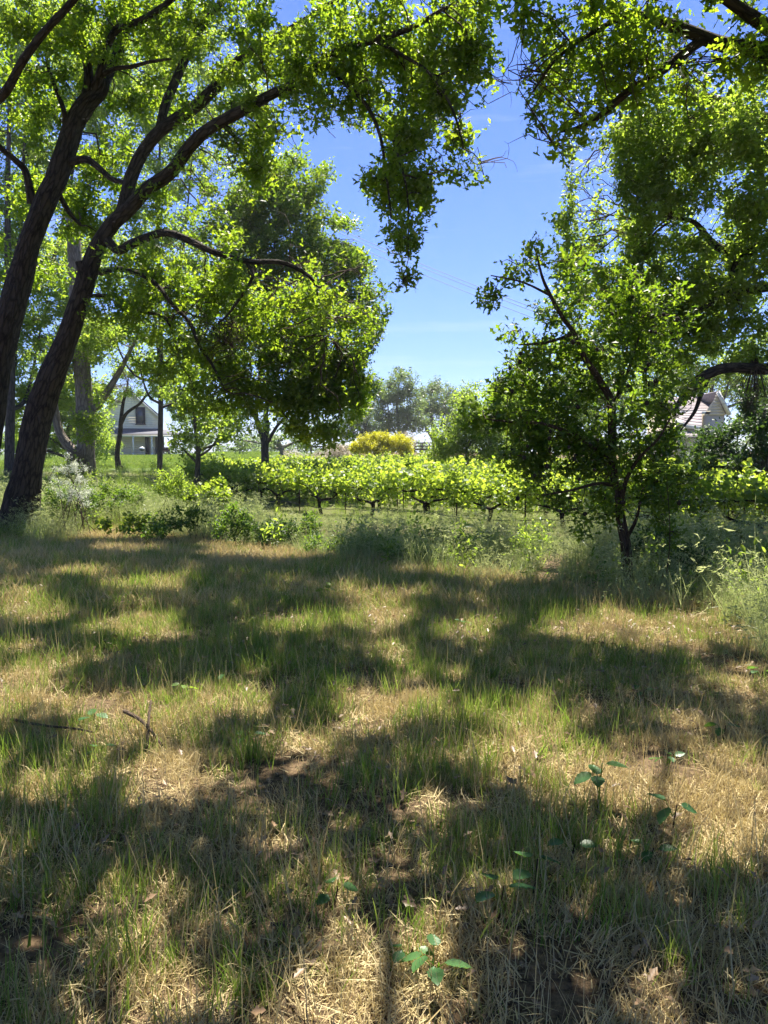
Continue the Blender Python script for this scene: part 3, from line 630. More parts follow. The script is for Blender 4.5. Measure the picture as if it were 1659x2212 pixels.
tree('leaning_oak', 'second dark leaning oak trunk cut by the left edge of the frame', (-60, 1130, 18.5),
  [[(-75, 1150, 18.5, 40), (-45, 1040, 18.5, 36), (-25, 931, 18.4, 34), (-6, 800, 18.3, 34), (22, 681, 18.2, 33), (45, 600, 18.2, 32), (62, 531, 18.1, 31), (92, 450, 18, 31), (118, 395, 18, 31), (134, 350, 18, 31), (157, 277, 18, 28), (180, 232, 18, 28), (215, 195, 18.1, 22), (225, 170, 18.3, 18), (250, 125, 18.6, 17), (280, 30, 19, 15), (300, -80, 19, 10)],
   [(180, 235, 18, 15), (192, 165, 17.9, 13), (180, 105, 17.8, 12), (172, 65, 17.7, 11), (165, 0, 17.6, 10), (150, -90, 17.4, 6)],
   [(200, 200, 18, 13), (215, 160, 17.8, 11), (228, 110, 17.6, 10), (250, 66, 17.4, 11), (280, 52, 17.2, 10), (312, 41, 17, 10), (370, 0, 16.7, 8), (430, -60, 16.3, 5)],
   [(205, 185, 18, 9), (222, 162, 17.8, 7), (250, 148, 17.6, 6), (285, 144, 17.4, 6), (322, 134, 17.2, 5), (370, 127, 17, 3)],
   [(70, 440, 18, 14), (64, 410, 17.9, 11), (55, 370, 17.8, 10), (40, 352, 17.7, 9), (0, 318, 17.4, 8), (-60, 260, 17, 5)],
   [(142, 275, 18, 9), (138, 240, 17.8, 7), (120, 190, 17.6, 6), (104, 145, 17.4, 5), (95, 80, 17.2, 3)],
   [(148, 352, 18, 12), (185, 344, 17.8, 10), (213, 362, 17.6, 9), (246, 389, 17.4, 8), (290, 395, 17.2, 4)],
   [(118, 400, 18, 10), (128, 420, 18.1, 8), (150, 460, 18.3, 7), (176, 488, 18.5, 4)],
   [(-95, 250, 14, 15), (0, 211, 13.8, 13), (50, 130, 13.5, 12), (100, 65, 13.2, 11), (155, 5, 13, 10), (210, -70, 12.6, 7)]],
  [(80,60,16,140,80,2), (40,200,17,90,90,1.5,.8), (250,60,17,120,80,1.5,.8), (120,420,19,110,90,1.2,.5), (320,190,18,120,70,1.2,.6), (190,480,19,90,70,1,.6), (40,600,19.5,80,80,1,.4), (250,350,19,90,70,1,.6), (330,20,17,120,60,1.4)],
  'oval', .115, 6, 3.0, 'oak', 'bark', 12, .36, 22, HB, .006, 28, rough=.13, twigs=3)

def near_right():
    return tree('overhanging_oak', 'dark oak branches with hanging bare twigs reaching in from the upper right corner', (2250, 1500, 9.5),
  [[(2250, 1500, 9.5, 80), (2230, 1100, 9.5, 72), (2180, 700, 9.6, 66), (2080, 420, 9.7, 50), (1900, 240, 9.8, 34), (1760, 140, 9.9, 24), (1659, 112, 10, 18), (1560, 95, 10, 15), (1500, 72, 10, 13), (1440, 50, 10, 11), (1360, 30, 10, 8), (1250, 30, 10, 4)],
   [(1520, 84, 10, 11), (1489, 106, 10, 10), (1419, 160, 9.9, 9), (1354, 200, 9.9, 8), (1304, 244, 9.8, 7), (1254, 274, 9.8, 5), (1212, 284, 9.8, 3)],
   [(1659, 60, 10, 14), (1600, 20, 9.6, 12), (1520, -30, 9.4, 9), (1400, -70, 9.2, 5)],
   [(1360, 30, 10, 6), (1280, 70, 9.8, 5), (1200, 130, 9.8, 3), (1150, 200, 9.8, 2)]],
  [(1250,50,10,140,70,1.3), (1430,50,10,170,80,1.5), (1600,110,10,90,80,1,.9), (1170,150,10.3,45,80,.8,.9), (1330,180,10,110,70,1,.9), (1240,240,9.9,60,45,.6,.9), (1178,320,10,22,25,.3,.8), (1130,50,10.3,50,60,.9), (1520,210,10.2,90,60,.8,.6)],
  'lobed', .09, 7, 3.4, 'oak', 'bark', 13, .3, 20, (), .005, 12, rough=.1, twigs=4, bare=[(1140, 150, 10, 70, 22, .5), (1350, 130, 10, 90, 40, .8), (1190, 290, 9.9, 80, 12, .3), (1500, 120, 10, 80, 24, 1.2)])
near_right()
tree('bright_oak', 'large sunlit oak filling the right edge with a long arching lower limb', (2050, 1200, 17),
  [[(2060, 1210, 17, 60), (2040, 1000, 17, 55), (1990, 780, 17, 50), (1930, 560, 17, 42), (1850, 400, 17, 32), (1720, 300, 17, 22), (1600, 240, 17.2, 14), (1480, 200, 17.4, 8), (1400, 190, 17.5, 4)],
   [(1985, 790, 17, 28), (1880, 770, 16.8, 20), (1770, 790, 16.6, 16), (1659, 797, 16.5, 12), (1600, 794, 16.4, 11), (1560, 796, 16.4, 11), (1525, 810, 16.3, 11), (1497, 830, 16.3, 10), (1475, 858, 16.2, 7), (1455, 890, 16.1, 4)],
   [(1535, 803, 16.4, 6), (1515, 850, 16.3, 5), (1500, 890, 16.2, 4), (1470, 930, 16, 2)],
   [(1850, 430, 17, 22), (1750, 440, 17.2, 16), (1659, 520, 17.5, 12), (1600, 545, 17.6, 10), (1545, 530, 17.8, 8), (1500, 480, 18, 5), (1450, 470, 18, 3)],
   [(1930, 560, 17, 22), (1780, 600, 17.2, 16), (1659, 620, 17.5, 10), (1560, 640, 17.8, 7), (1480, 700, 18, 5), (1420, 780, 18, 2)],
   [(1600, 545, 17.6, 6), (1580, 600, 17.5, 5), (1600, 660, 17.4, 3)]],
  [(1290,440,18.5,70,90,1.2), (1255,400,18.5,36,70,.8), (1225,440,18.5,22,40,.6), (1290,350,18,70,50,1.2), (1340,320,18,90,50,1.2), (1240,470,18.8,40,50,.8), (1300,640,19.5,90,90,1.2), (1400,660,19.5,90,90,1.2), (1370,400,18.5,110,120,1.8), (1500,400,17.5,170,150,2.2), (1440,290,17.5,150,80,1.6), (1600,260,16.5,110,130,2), (1610,560,17.5,110,130,1.8,.9), (1480,600,18.5,120,110,1.8,.85), (1330,560,19,100,90,1.2,.9), (1250,560,18.8,50,90,.8,.9),
   (1640,440,17,80,120,1.5), (1560,740,18,120,70,1.2,.8), (1400,720,19,120,90,1.2,.7), (1640,760,17,50,80,1,.8), (1560,660,18,110,60,1.2,.8)],
  'kite', .11, 7, 3.2, 'oakfar', 'bark', 14, .4, 22, HR, .006, 12, rough=.1, twigs=2, bare=[(1420, 620, 18.5, 60, 40, .5), (1620, 850, 16.5, 60, 60, 1.2)])

r_, W_, g_ = tree('young_oak', 'young oak with slim brown trunk and dark round galls at the lawn edge', (1355, 1262, 9.3),
  [[(1356, 1275, 9.3, 13), (1354, 1230, 9.3, 12), (1352, 1180, 9.3, 11.5), (1341, 1120, 9.3, 10.5), (1338, 1075, 9.3, 10), (1327, 1030, 9.3, 9), (1322, 980, 9.3, 9), (1322, 900, 9.3, 8.5), (1318, 860, 9.3, 8), (1300, 830, 9.3, 8), (1285, 805, 9.25, 7), (1262, 770, 9.2, 6), (1240, 720, 9.2, 5), (1215, 685, 9.2, 4.5), (1190, 640, 9.15, 4), (1172, 600, 9.1, 3), (1162, 560, 9.1, 2)],
   [(1340, 1100, 9.3, 6), (1352, 1040, 9.2, 5), (1380, 990, 9.1, 4), (1420, 950, 9, 3), (1450, 900, 9, 2)],
   [(1320, 990, 9.3, 6), (1285, 965, 9.2, 5), (1230, 935, 9.1, 4.5), (1170, 915, 9, 3.5), (1110, 912, 9, 2.5), (1050, 905, 9, 1.5)],
   [(1322, 880, 9.3, 5), (1350, 820, 9.4, 4), (1370, 760, 9.4, 3), (1390, 700, 9.4, 2)],
   [(1240, 720, 9.2, 3.5), (1180, 740, 9.1, 3), (1120, 745, 9, 1.5)],
   [(1192, 640, 9.15, 3), (1130, 610, 9, 2), (1060, 595, 9, 1.2)],
   [(1334, 1050, 9.3, 5), (1290, 1045, 9.1, 4), (1230, 1060, 8.9, 2.5), (1170, 1070, 8.9, 1.5)],
   [(1350, 1170, 9.3, 5), (1375, 1120, 9.3, 3.5), (1385, 1070, 9.3, 2)]],
  [(1270,700,9.3,110,90,.7), (1220,620,9.2,75,75,.5,.9), (1085,590,9,65,30,.25,.8), (1050,650,9,35,30,.2,.7), (1150,540,9.1,40,45,.25,.9), (1130,760,9.1,70,50,.4), (1210,800,9.2,130,80,.8), (1330,780,9.4,120,90,.8,.9), (1150,900,9.1,120,80,.8), (1020,920,9,45,45,.4,.7), (1260,900,9.2,130,80,.8),
   (1380,900,9.3,110,80,.7), (1180,1000,9,110,50,.6), (1300,1000,9.2,140,60,.8), (1430,980,9.1,80,90,.6), (1250,1080,9,90,40,.5), (1400,1080,9.1,100,50,.6), (1160,850,9.1,100,60,.7), (1240,960,9.1,120,60,.7), (1120,930,9,90,60,.6), (1480,900,9.2,60,80,.6), (1470,1020,9.1,60,60,.5), (1400,700,9.4,80,80,.6), (1350,660,9.4,90,70,.6,.8), (1430,800,9.4,60,70,.6,.9), (1310,1125,9.1,90,22,.4,.7), (1450,1110,9.1,60,60,.5,.7), (1130,980,9,90,40,.5,.8)],
  'lobed', .085, 6, 1.65, 'oakdark', 'bark2', 15, .22, 14, [[(1345, 1090), (1362, 1130), (1400, 1290), (1300, 1290), (1330, 1150)]] + HR, .003, 14, rough=.06, twigs=4)
def galls():
    g = np.random.default_rng(4); v = []
    for _ in range(46):
        u, v_ = g.uniform(1100, 1480), g.uniform(660, 1120); p = P(u, v_, 8.9 + g.uniform(-.3, .25)); r0 = g.uniform(.018, .030)
        th = np.linspace(0, 2 * math.pi, 8, endpoint=False); V = []
        for zz, rr in ((-1, .25), (-.6, .8), (0, 1), (.6, .8), (1, .25)):
            V += [(p[0] + r0 * rr * math.cos(a) * g.uniform(.88, 1.1), p[1] + r0 * rr * math.sin(a), p[2] + r0 * zz) for a in th]
        k = MB(); k.add(V, [(i * 8 + j, i * 8 + (j + 1) % 8, (i + 1) * 8 + (j + 1) % 8, (i + 1) * 8 + j) for i in range(4) for j in range(8)]); k.build('gall', M['vinebark'], r_, True)
galls()

# --- middle distance
tree('forked_oak', 'forked grey trunk with a tall leafy crown beyond the left end of the vineyard', (573, 995, 34),
  [[(573, 1000, 34, 9), (572, 975, 34, 8), (571, 950, 34, 8), (557, 917, 34, 5.5), (553, 885, 34, 4.5), (560, 820, 34, 4), (575, 700, 34, 3), (590, 560, 34, 2), (600, 450, 34, 1)],
   [(571, 952, 34, 7), (577, 919, 34, 6), (575, 885, 34, 5), (600, 800, 34, 4), (640, 690, 34, 3), (660, 560, 34, 2), (670, 400, 34, 1)],
   [(576, 960, 34, 4), (592, 931, 34, 3.5), (606, 912, 34, 3), (650, 870, 34, 2), (700, 820, 34, 1)]],
  [(560,430,34,110,90,2.5), (490,500,34,100,70,2), (740,520,34,80,60,2), (640,400,34,70,80,2), (600,520,34,150,100,3), (700,560,34,90,80,2.5), (520,600,34,120,90,2.5), (770,590,33,60,70,1.5), (640,700,34,160,90,3,.9), (790,700,33,40,90,1.2), (500,760,35,90,80,2,.7), (770,800,33,50,100,1.3), (690,860,34,90,60,1.6,.6), (640,930,34,30,25,.6,.5), (450,880,35,60,50,1.2,.6)],
  'kite', .15, 6, 3.0, 'oakdark', 'barkfar', 21, .6, 24, HB, .01, 10, twigs=1)
tree('light_green_tree', 'light green round tree between the yellow shrub and the young oak', (1010, 1008, 36),
  [[(1010, 1020, 36, 4), (1008, 980, 36, 3.5), (1005, 930, 36, 2.5), (1000, 860, 36, 1)], [(1008, 970, 36, 2.5), (1040, 920, 36, 2), (1070, 880, 36, 1)], [(1008, 960, 36, 2), (975, 930, 36, 1.5), (955, 910, 36, 1)]],
  [(1040,880,36,70,60,1.6), (985,930,36,60,55,1.3), (1060,950,36,70,55,1.4), (960,975,36,35,30,.8), (1110,900,38,60,70,1.5)], 'kite', .12, 6, 3.4, 'oakfar', 'barkfar', 22, .45, 22, HF, .008, 8, twigs=1)
far = [('grey_oak', 'tallest grey-green oak of the far group above the yellow shrub', 862, 105, [(862,830,105,42,38,3), (835,870,105,38,50,3), (885,880,105,40,55,3), (868,920,105,55,30,3), (812,850,106,22,40,2), (846,960,105,20,12,1,.5)]),
       ('grey_oak', 'broad grey-green oak at the right of the far group beyond the crest', 935, 112, [(925,860,112,35,38,3), (960,850,113,32,35,3), (940,900,112,45,35,3), (985,880,114,35,45,3)]),
       ('grey_oak', 'low dim oak at the left of the far group, half hidden by the big crown', 790, 115, [(800,920,115,40,35,3), (770,900,115,40,45,3), (740,930,115,40,30,3,.7)])]
for i, (nm, lab, u, d, el) in enumerate(far):
    tree(nm, lab, (u, 985, d), [[(u, 992, d, 5), (u + 2, 950, d, 4), (u - 3, 900, d, 3), (u - 6, 850, d, 1)], [(u, 955, d, 3), (u + 18, 920, d, 2), (u + 26, 880, d, 1)], [(u, 950, d, 3), (u - 18, 915, d, 2), (u - 25, 870, d, 1)]],
         el, 'kite', .30, 7, 2.6, 'grey', 'barkfar', 30 + i, 1.3, 20, HF, .03, 7, twigs=1)
bgt = [ # label, u, v, d, trunk r px, mat, ellipsoids
 ('tall light green tree filling the upper left behind the leaning trunks', 20, 1040, 36, 9, 'oakfar', [(60,300,38,170,150,3.5), (200,130,38,170,130,3.5), (40,520,38,130,130,3), (60,80,38,130,100,3), (90,700,38,120,110,3,1.1), (20,860,38,90,90,2,1.1), (120,820,38,60,80,2,1)]),
 ('pale leafy tree behind the farmhouse trunks, right of the shaggy trunk', 345, 1015, 42, 5, 'oakfar', [(350,300,42,160,130,3.5,.8), (430,160,43,170,100,3.5,.7), (330,520,42,130,120,3,.8), (280,700,42,110,80,3,.7), (430,720,42,80,100,3,.7), (200,600,42,90,120,3,.6)]),
 ('slim dark trunked tree with light leaves left of the forked oak', 425, 1035, 27, 5, 'oakfar', [(440,900,27,60,60,1.2,.8), (410,830,27,60,50,1.2,.8), (480,930,27,55,35,1,.8), (385,960,27,45,35,1,.8), (520,900,28,50,40,1,.6)]),
 ('pale bare-limbed tree beyond the far end of the vineyard', 606, 990, 72, 5, 'grey', [(640,930,72,60,28,2,.5), (690,940,74,50,30,2,.7), (560,945,72,50,25,2,.5), (490,950,74,50,30,2,.6)]),
 ('mid green tree behind the young oak and beside the neighbour house', 1180, 990, 52, 6, 'oakfar', [(1160,860,52,90,90,3), (1260,820,54,90,110,3), (1340,860,54,90,100,3), (1230,930,52,120,50,3)]),
 ('green tree rising behind the mauve roof at the right', 1540, 960, 75, 6, 'oakfar', [(1480,780,75,80,60,3,.7), (1580,800,75,90,60,3,.8), (1660,800,75,60,90,3), (1420,830,76,60,70,3,.8), (1540,840,76,90,40,2,.9), (1640,900,75,50,60,2)]),
 ('dark green bushy tree at the right edge above the vine row', 1650, 1040, 21, 8, 'conifer', [(1640,930,21,90,75,1.3), (1590,990,21,60,45,1,.9), (1540,960,22,70,55,1.1,.9), (1620,860,21,70,40,1,.7), (1500,1010,22,60,35,1,.8), (1460,960,24,60,40,1,.8)]),
 ('leafy tree crossing behind the middle of the farmhouse wing', 150, 1015, 55, 6, 'oakfar', [(150,880,55,70,80,2,1.2), (215,900,56,30,70,1.5,1), (205,960,54,45,35,1,1.1), (90,930,55,80,60,2,1.1), (40,960,55,60,40,2,1)]),
]
for i, (lab, u, v, d, rp, mt, el) in enumerate(bgt):
    n0 = el[0]; top = min(e[1] for e in el)
    limbs = [[(u, v + 8, d, rp * 1.2), (u + 3, v - (v - top) * .3, d, rp), (u - 4, v - (v - top) * .6, d, rp * .7), (u + 5, top + 20, d, rp * .3)]]
    for e in el[1:6]: limbs.append([(u + 2, v - (v - e[1]) * .45, d, rp * .6), ((u + e[0]) / 2 + 3, (v + e[1]) / 2 - 15, (d + e[2]) / 2, rp * .45), (e[0], e[1], e[2], rp * .2)])
    tree('background_tree' if mt != 'conifer' else 'bushy_tree', lab, (u, v, d), limbs, el, 'kite', .16 * (d / 36) ** .6, 6, 2.2, mt, 'barkfar' if i != 3 else 'barkpale', 40 + i, .55 * (d / 38) ** .7, 22, HB + HR + HF, .011, 8, twigs=1)
# shaggy pale trunk
tree('shaggy_trunk_tree', 'pale shaggy trunk wrapped in dead twigs behind the leaning oak', (187, 1060, 28),
  [[(190, 1075, 28, 26), (187, 1040, 28, 21), (186, 980, 28, 19), (184, 900, 28, 18), (180, 820, 28, 17), (172, 740, 28, 16), (165, 620, 28, 15), (158, 500, 28, 13), (150, 440, 28, 9)],
   [(184, 990, 28, 10), (150, 965, 28, 10), (128, 930, 28, 9), (118, 880, 28, 8), (112, 820, 28, 6)], [(184, 900, 28, 9), (215, 870, 28, 8), (245, 825, 28, 7), (270, 780, 28, 5), (300, 720, 28, 2)]],
  [(150,560,29,90,90,1.6,.4), (230,740,28,70,50,1.2,.6), (120,780,28,60,60,1.2,.6), (210,840,28.5,35,40,.8,.7), (195,900,26.8,45,70,.4,.45), (160,1010,26.8,45,40,.4,.6), (210,720,27,50,60,.5,.8)],
  'kite', .11, 6, 3, 'oakfar', 'barkpale', 61, .45, 20, HB, .008, 20, rough=.16, twigs=2, bare=[(165, 900, 27.3, 30, 130, .8), (165, 980, 27.3, 25, 80, .8), (150, 800, 27.4, 30, 60, .8), (275, 830, 28, 25, 30, .4)])
tree('small_dark_tree', 'small forked dark tree standing on the slope in front of the farmhouse', (256, 1018, 48),
  [[(257, 1022, 48, 7.5), (255, 1000, 48, 6.5), (253, 979, 48, 5.5), (260, 931, 48, 5), (261, 911, 48, 4.5), (266, 871, 48, 3.5), (273, 845, 48, 2.5), (278, 810, 48, 1)],
   [(262, 915, 48, 4), (271, 896, 48, 3.5), (283, 885, 48, 3), (301, 873, 48, 3), (313, 858, 48, 2.5), (325, 847, 48, 2), (345, 835, 48, 1)], [(261, 1019, 47.9, 4), (263, 1006, 47.9, 3.5)]],
  [(285,800,48,50,35,1.2,.6), (335,835,48,35,25,1,.6), (350,790,48,60,40,1.2,.7), (232,850,48,16,30,.8,.5), (390,850,48,40,50,1,.9), (225,850,48,35,30,1,.9), (300,845,48,60,14,1,.7), (380,890,48,26,40,.9,.9)], 'kite', .13, 6, 2.6, 'oakfar', 'bark', 62, .4, 18, HB, .008, 8, twigs=2, bare=[(285, 850, 48, 16, 40, .6)])


def treeline():
    g = np.random.default_rng(300); ells = []
    for u in np.arange(-500, 2300, 34):
        d = g.uniform(170, 230); top = g.uniform(934, 962)
        if 760 < u < 1000: top = g.uniform(962, 972)
        ells.append((u, (top + 985) / 2, d, g.uniform(24, 40), (990 - top) / 2 + 3, 5))
    C, pos, ax, idx = fill_ellipsoids(ells, .8, 6, 1.3, g, 2.2, 18, HF + HB, False)
    me = leaves_mesh('distant_treeline', pos, ax, .8, 'kite', 6, g, (0, 0, 0)); me.materials.append(M['grey']); tag(link(bpy.data.objects.new('distant_treeline', me)), 'dim far-off treeline along the horizon', 'trees', None, 'stuff')
treeline()

# ================================================================== vineyard: rows run from the near right to the far left
ROW_D = np.array([6.53, -6.2]) / 9.0; ROW_P = np.array([-.41, 23.2]); ROW_N = np.array([.689, .725])
ORD = ['second', 'third', 'fourth', 'fifth', 'sixth', 'seventh', 'eighth', 'ninth', 'tenth', 'eleventh', 'twelfth', 'thirteenth', 'fourteenth', 'fifteenth', 'sixteenth', 'seventeenth', 'eighteenth', 'nineteenth', 'twentieth', 'twenty-first', 'twenty-second']
def gz(x, y): return float(H(x, y))
def make_vine(g, i, low=26):
    """vine at the origin, row along local x"""
    k = MB(); hd = g.uniform(.42, .52); lean = g.normal(0, .06)
    k.tube([(0, 0, -.1), (lean * .4, g.normal(0, .02), .15), (lean, 0, .3), (lean * .8, 0, hd)], [.07, .05, .048, .07], 7, True, .25, 3)
    for s in (-1, 1):
        L = g.uniform(.5, .85); k.tube([(lean * .8, 0, hd - .03), (s * .18, g.normal(0, .03), hd + .03), (s * L * .6, g.normal(0, .04), hd + .10 + g.uniform(-.03, .05)), (s * L, 0, hd + g.uniform(.08, .2))], [.05, .04, .03, .018], 6, True, .3, 3)
        for j in range(3):
            x = s * L * g.uniform(.3, 1); k.tube([(x, 0, hd + .1), (x + g.normal(0, .1), g.normal(0, .08), hd + .3), (x + g.normal(0, .2), g.normal(0, .15), hd + .7)], [.012, .008, .004], 4, False)
    me_t = None
    # sprigs: dense wall of leaves from the wire up, hanging shoots below
    n = 150; x = g.uniform(-1.18, 1.18, n); z = .88 + (.46 + .22 * np.sin(x * 4 + i * 2) * np.sin(x * 9 + i)) * g.random(n) ** .8 * 1.15; y = g.normal(0, .24, n)
    nl = low; x2 = g.uniform(-1.15, 1.15, nl); z2 = g.uniform(.5 if low < 50 else .22, .95, nl); y2 = g.normal(0, .2, nl)
    pos = np.stack([np.concatenate([x, x2]), np.concatenate([y, y2]), np.concatenate([z, z2])], 1)
    pos[:, 2] += .12 * np.sin(pos[:, 0] * 5 + i) * (pos[:, 2] > 1.2)
    ax = np.stack([g.normal(0, .5, len(pos)), pos[:, 1] * 1.5 + g.normal(0, .5, len(pos)), np.full(len(pos), .8)], 1)
    me = leaves_mesh('crown', pos, ax, .10, 'round', 5, g, (0, 0, 0)); me.materials.append(M['vine'])
    return k, me
def vineyard():
    g = np.random.default_rng(77); protos = []
    for i in range(10):
        k, me = make_vine(g, i, 16 if i < 5 else 110); v = np.vstack(k.v); tm = mesh_np('trunk', v, np.vstack(k.f), {'bark': ('FLOAT_VECTOR', np.vstack(k.b))}, True); tm.materials.append(M['vinebark']); protos.append((tm, me))
    ang = math.atan2(ROW_D[1], ROW_D[0]); n_v = 0
    ordw = ['front', 'second', 'third', 'fourth', 'fifth', 'sixth', 'seventh', 'eighth', 'ninth', 'tenth', 'eleventh']
    for row in range(10):
        o0 = ROW_P + ROW_N * 2.7 * row
        sr = empty('trellis', (o0[0], o0[1], gz(*o0)), 'rusty stake and wire trellis of the %s vine row from the lawn' % ordw[row], 'trellis', 'trellises of the vineyard')
        stakes = []; vis = []
        for t in np.arange(-19.8, 40, 2.2):
            p = o0 + ROW_D * t; 
            if p[1] < 11 or p[1] > 58: continue
            u = p[0] / p[1] * 1659 + 829.5
            if u < 418 + 6 * row or u > 1990: continue
            vis.append((t, p, u))
        for k_, (t, p, u) in enumerate(vis):
            tm, me = protos[g.integers(0, 5) + (5 if row else 0)]; z = gz(*p)
            if row == 0:
                n = sum(1 for q in vis if q[2] > u); where = 'number %d counted from the near right end' % (n + 1)
                lab = 'gnarled dark grapevine in the front row, ' + ['cut by the right edge of the frame', 'second in from the right edge', 'beside the right edge past the young oak', 'just right of the young oak trunk', 'half behind the young oak trunk', 'just left of the young oak trunk', 'below the light green tree', 'below the yellow shrub', 'left of the yellow shrub', 'in front of the pink blossom', 'in line with the forked oak', 'at the far left end of the row'][min(n, 11)]
                if n > 11: lab = 'gnarled dark grapevine at the far left end, nearest the slim dark tree'
            else: lab = 'grapevine in the %s row from the lawn, %s from its left end' % (ordw[row], (['first'] + ORD)[len(vis) and sum(1 for q in vis if q[2] < u)])
            root = empty('grapevine', (p[0], p[1], z), lab, 'grapevine', 'grapevines in the vineyard rows', ang + (math.pi if g.random() < .5 else 0))
            for nm, m_ in (('trunk', tm), ('crown', me)):
                o = bpy.data.objects.new(nm, m_); link(o, root)
            root.scale = (1, 1, g.uniform(.93, 1.07))
            stakes.append(p + ROW_D * 1.1)
        stk = None
        for p in stakes:
            z = gz(*p) 
            if stk is None:
                k = MB(); k.box((0, 0, .42), (.035, .035, 1.05)); k.box((0, 0, .93), (.05, .05, .03)); stk = k.build('stake', M['iron'], loc=(0, 0, 0)); stk.parent = sr; o = stk
            else: o = stk.copy(); link(o, sr)
            o.location = (p[0] - o0[0], p[1] - o0[1], z - gz(*o0))
        for hz in (.46, .9):
            if row > 4 and hz < .6: continue
            k = MB(); ts = np.linspace(vis[0][0] - .8, vis[-1][0] + 1.2, 60); pts = [(*(o0 + ROW_D * t), gz(*(o0 + ROW_D * t)) + hz - .03 * abs(math.sin(t * math.pi / 2.2))) for t in ts]
            k.tube(pts, [.009 if hz > .6 else .005] * 60, 4, False); k.build('wire', M['iron'], sr)
        if row == 0:
            k = MB(); ts = np.linspace(vis[0][0] - .8, vis[-1][0] + 1.2, 90); pts = [(*(o0 + ROW_D * t), gz(*(o0 + ROW_D * t)) + .88 + .035 * math.sin(t * 3.1) + .02 * math.sin(t * 7)) for t in ts]
            k.tube(pts, [.02 + .012 * math.sin(i * 1.7) for i in range(90)], 5, False); o = k.build('cane', M['vinebark'], sr)
            k = MB(); pts = [(*(o0 + ROW_D * t + ROW_N * -.12), gz(*(o0 + ROW_D * t)) + .22 + .05 * math.sin(t * 1.1)) for t in ts[:70]]; k.tube(pts, [.012] * 70, 5, False); k.build('drip_hose', M['cable'], sr)
vineyard()

# ================================================================== shrubs
def shrub(name, label, u, v, d, ells, leaf, ls, nl, lai, mat, seed, stems=5, rc=.2, K=16, group=None, tw=.006, cat='shrub', rstem=.012):
    g = np.random.default_rng(seed); b = P(u, v, d); o = np.array([b[0], b[1], gz(b[0], b[1])]); root = empty(name, o, label, cat, group)
    C, pos, ax, idx = fill_ellipsoids(ells, ls, nl, lai, g, rc, K, keep=False)
    kp = pos[:, 2] > H(pos[:, 0], pos[:, 1]) + .02; pos, ax, idx = pos[kp], ax[kp], idx[kp]
    C = C[C[:, 2] > H(C[:, 0], C[:, 1]) - .1]; 
    W = []; tb = MB()
    for i in range(stems):
        c = C[g.integers(0, len(C))]; s0 = o + np.array([g.normal(0, .1 + .04 * stems), g.normal(0, .1), -.05]); m = (s0 + c) / 2 + g.normal(0, .05, 3)
        W.append(([s0, m, c], [rstem, rstem * .7, rstem * .4])); tb.tube([s0, m, c], [rstem, rstem * .7, rstem * .4], 5, False, 0, 3)
    for pts, r in skeleton(W, C[:400], g, tw * .5): tb.tube(pts, np.maximum(r * .8, .003), 4, False)
    tb.build('stem', M['twig'], root, True)
    me = leaves_mesh('foliage', pos, ax, ls, leaf, nl, g, o); me.materials.append(M[mat]); link(bpy.data.objects.new('foliage', me), root); return root
shrub('yellow_shrub', 'rounded bright yellow-green shrub standing above the vine rows', 825, 1000, 55,
      [(825,963,55,68,26,1.5), (790,958,55,32,18,1.2), (850,952,55,42,20,1.2), (820,945,55,30,14,1), (875,968,55,20,18,.9), (770,972,55,14,14,.7)], 'kite', .11, 6, 4.2, 'yellow', 101, 9, .28, 18, rstem=.03)
shrub('blossom_shrub', 'pink blossomed shrub just left of the yellow shrub', 738, 1000, 66, [(735,970,66,30,16,1.5), (752,980,66,18,14,1.2), (712,982,66,20,12,1)], 'kite', .11, 6, 3, 'pink', 102, 6, .35, 16)
shrub('blossom_shrub', 'low pale pink blossomed shrub right of the forked oak trunk', 645, 1000, 64, [(625,985,64,28,10,1.5), (665,988,64,30,8,1.5), (690,988,64,18,8,1)], 'kite', .11, 6, 3, 'pink', 103, 6, .35, 16)
shrub('blossom_shrub', 'thin reddish bare shrub peeking out behind the yellow shrub top', 880, 985, 70, [(878,945,70,16,14,1,.5), (892,955,70,10,10,1,.5)], 'kite', .08, 5, 1.6, 'pink', 104, 14, .3, 10)
shrub('blossom_shrub', 'reddish fluffy low shrub row between the light green tree and the young oak', 1120, 1012, 44, [(1110,1005,44,50,10,1), (1160,1008,44,30,9,1)], 'narrow', .09, 6, 2.5, 'pink', 105, 14, .25, 12)
shrub('white_flowered_weed', 'tall white flowering weed against the leaning trunk base', 155, 1100, 17.5, [(150,1030,17.5,35,45,.4,.7), (140,1000,17.5,20,20,.3,.8), (170,1070,17.5,35,25,.4,.8)], 'narrow', .05, 7, 1.8, 'white', 106, 12, .15, 12)
shrub('garden_shrub', 'dark clipped shrub on the farmhouse lawn left of the small dark tree', 225, 1015, 62, [(225,1006,62,12,9,.8), (205,1008,62,10,8,.8)], 'kite', .12, 6, 3.5, 'conifer', 107, 4, .25, 16)
shrub('garden_shrub', 'pale spiky shrub at the foot of the lawn right of the small dark tree', 345, 1020, 46, [(342,1010,46,20,10,.7)], 'narrow', .2, 7, 2.5, 'oakfar', 108, 4, .25, 12)
shrub('garden_shrub', 'leafy shrub against the left side of the farmhouse wall', 228, 985, 86, [(225,955,86,22,26,1.5), (250,965,86,16,20,1.2), (205,970,86,20,18,1.5)], 'kite', .16, 6, 3, 'oakfar', 109, 5, .5, 16)
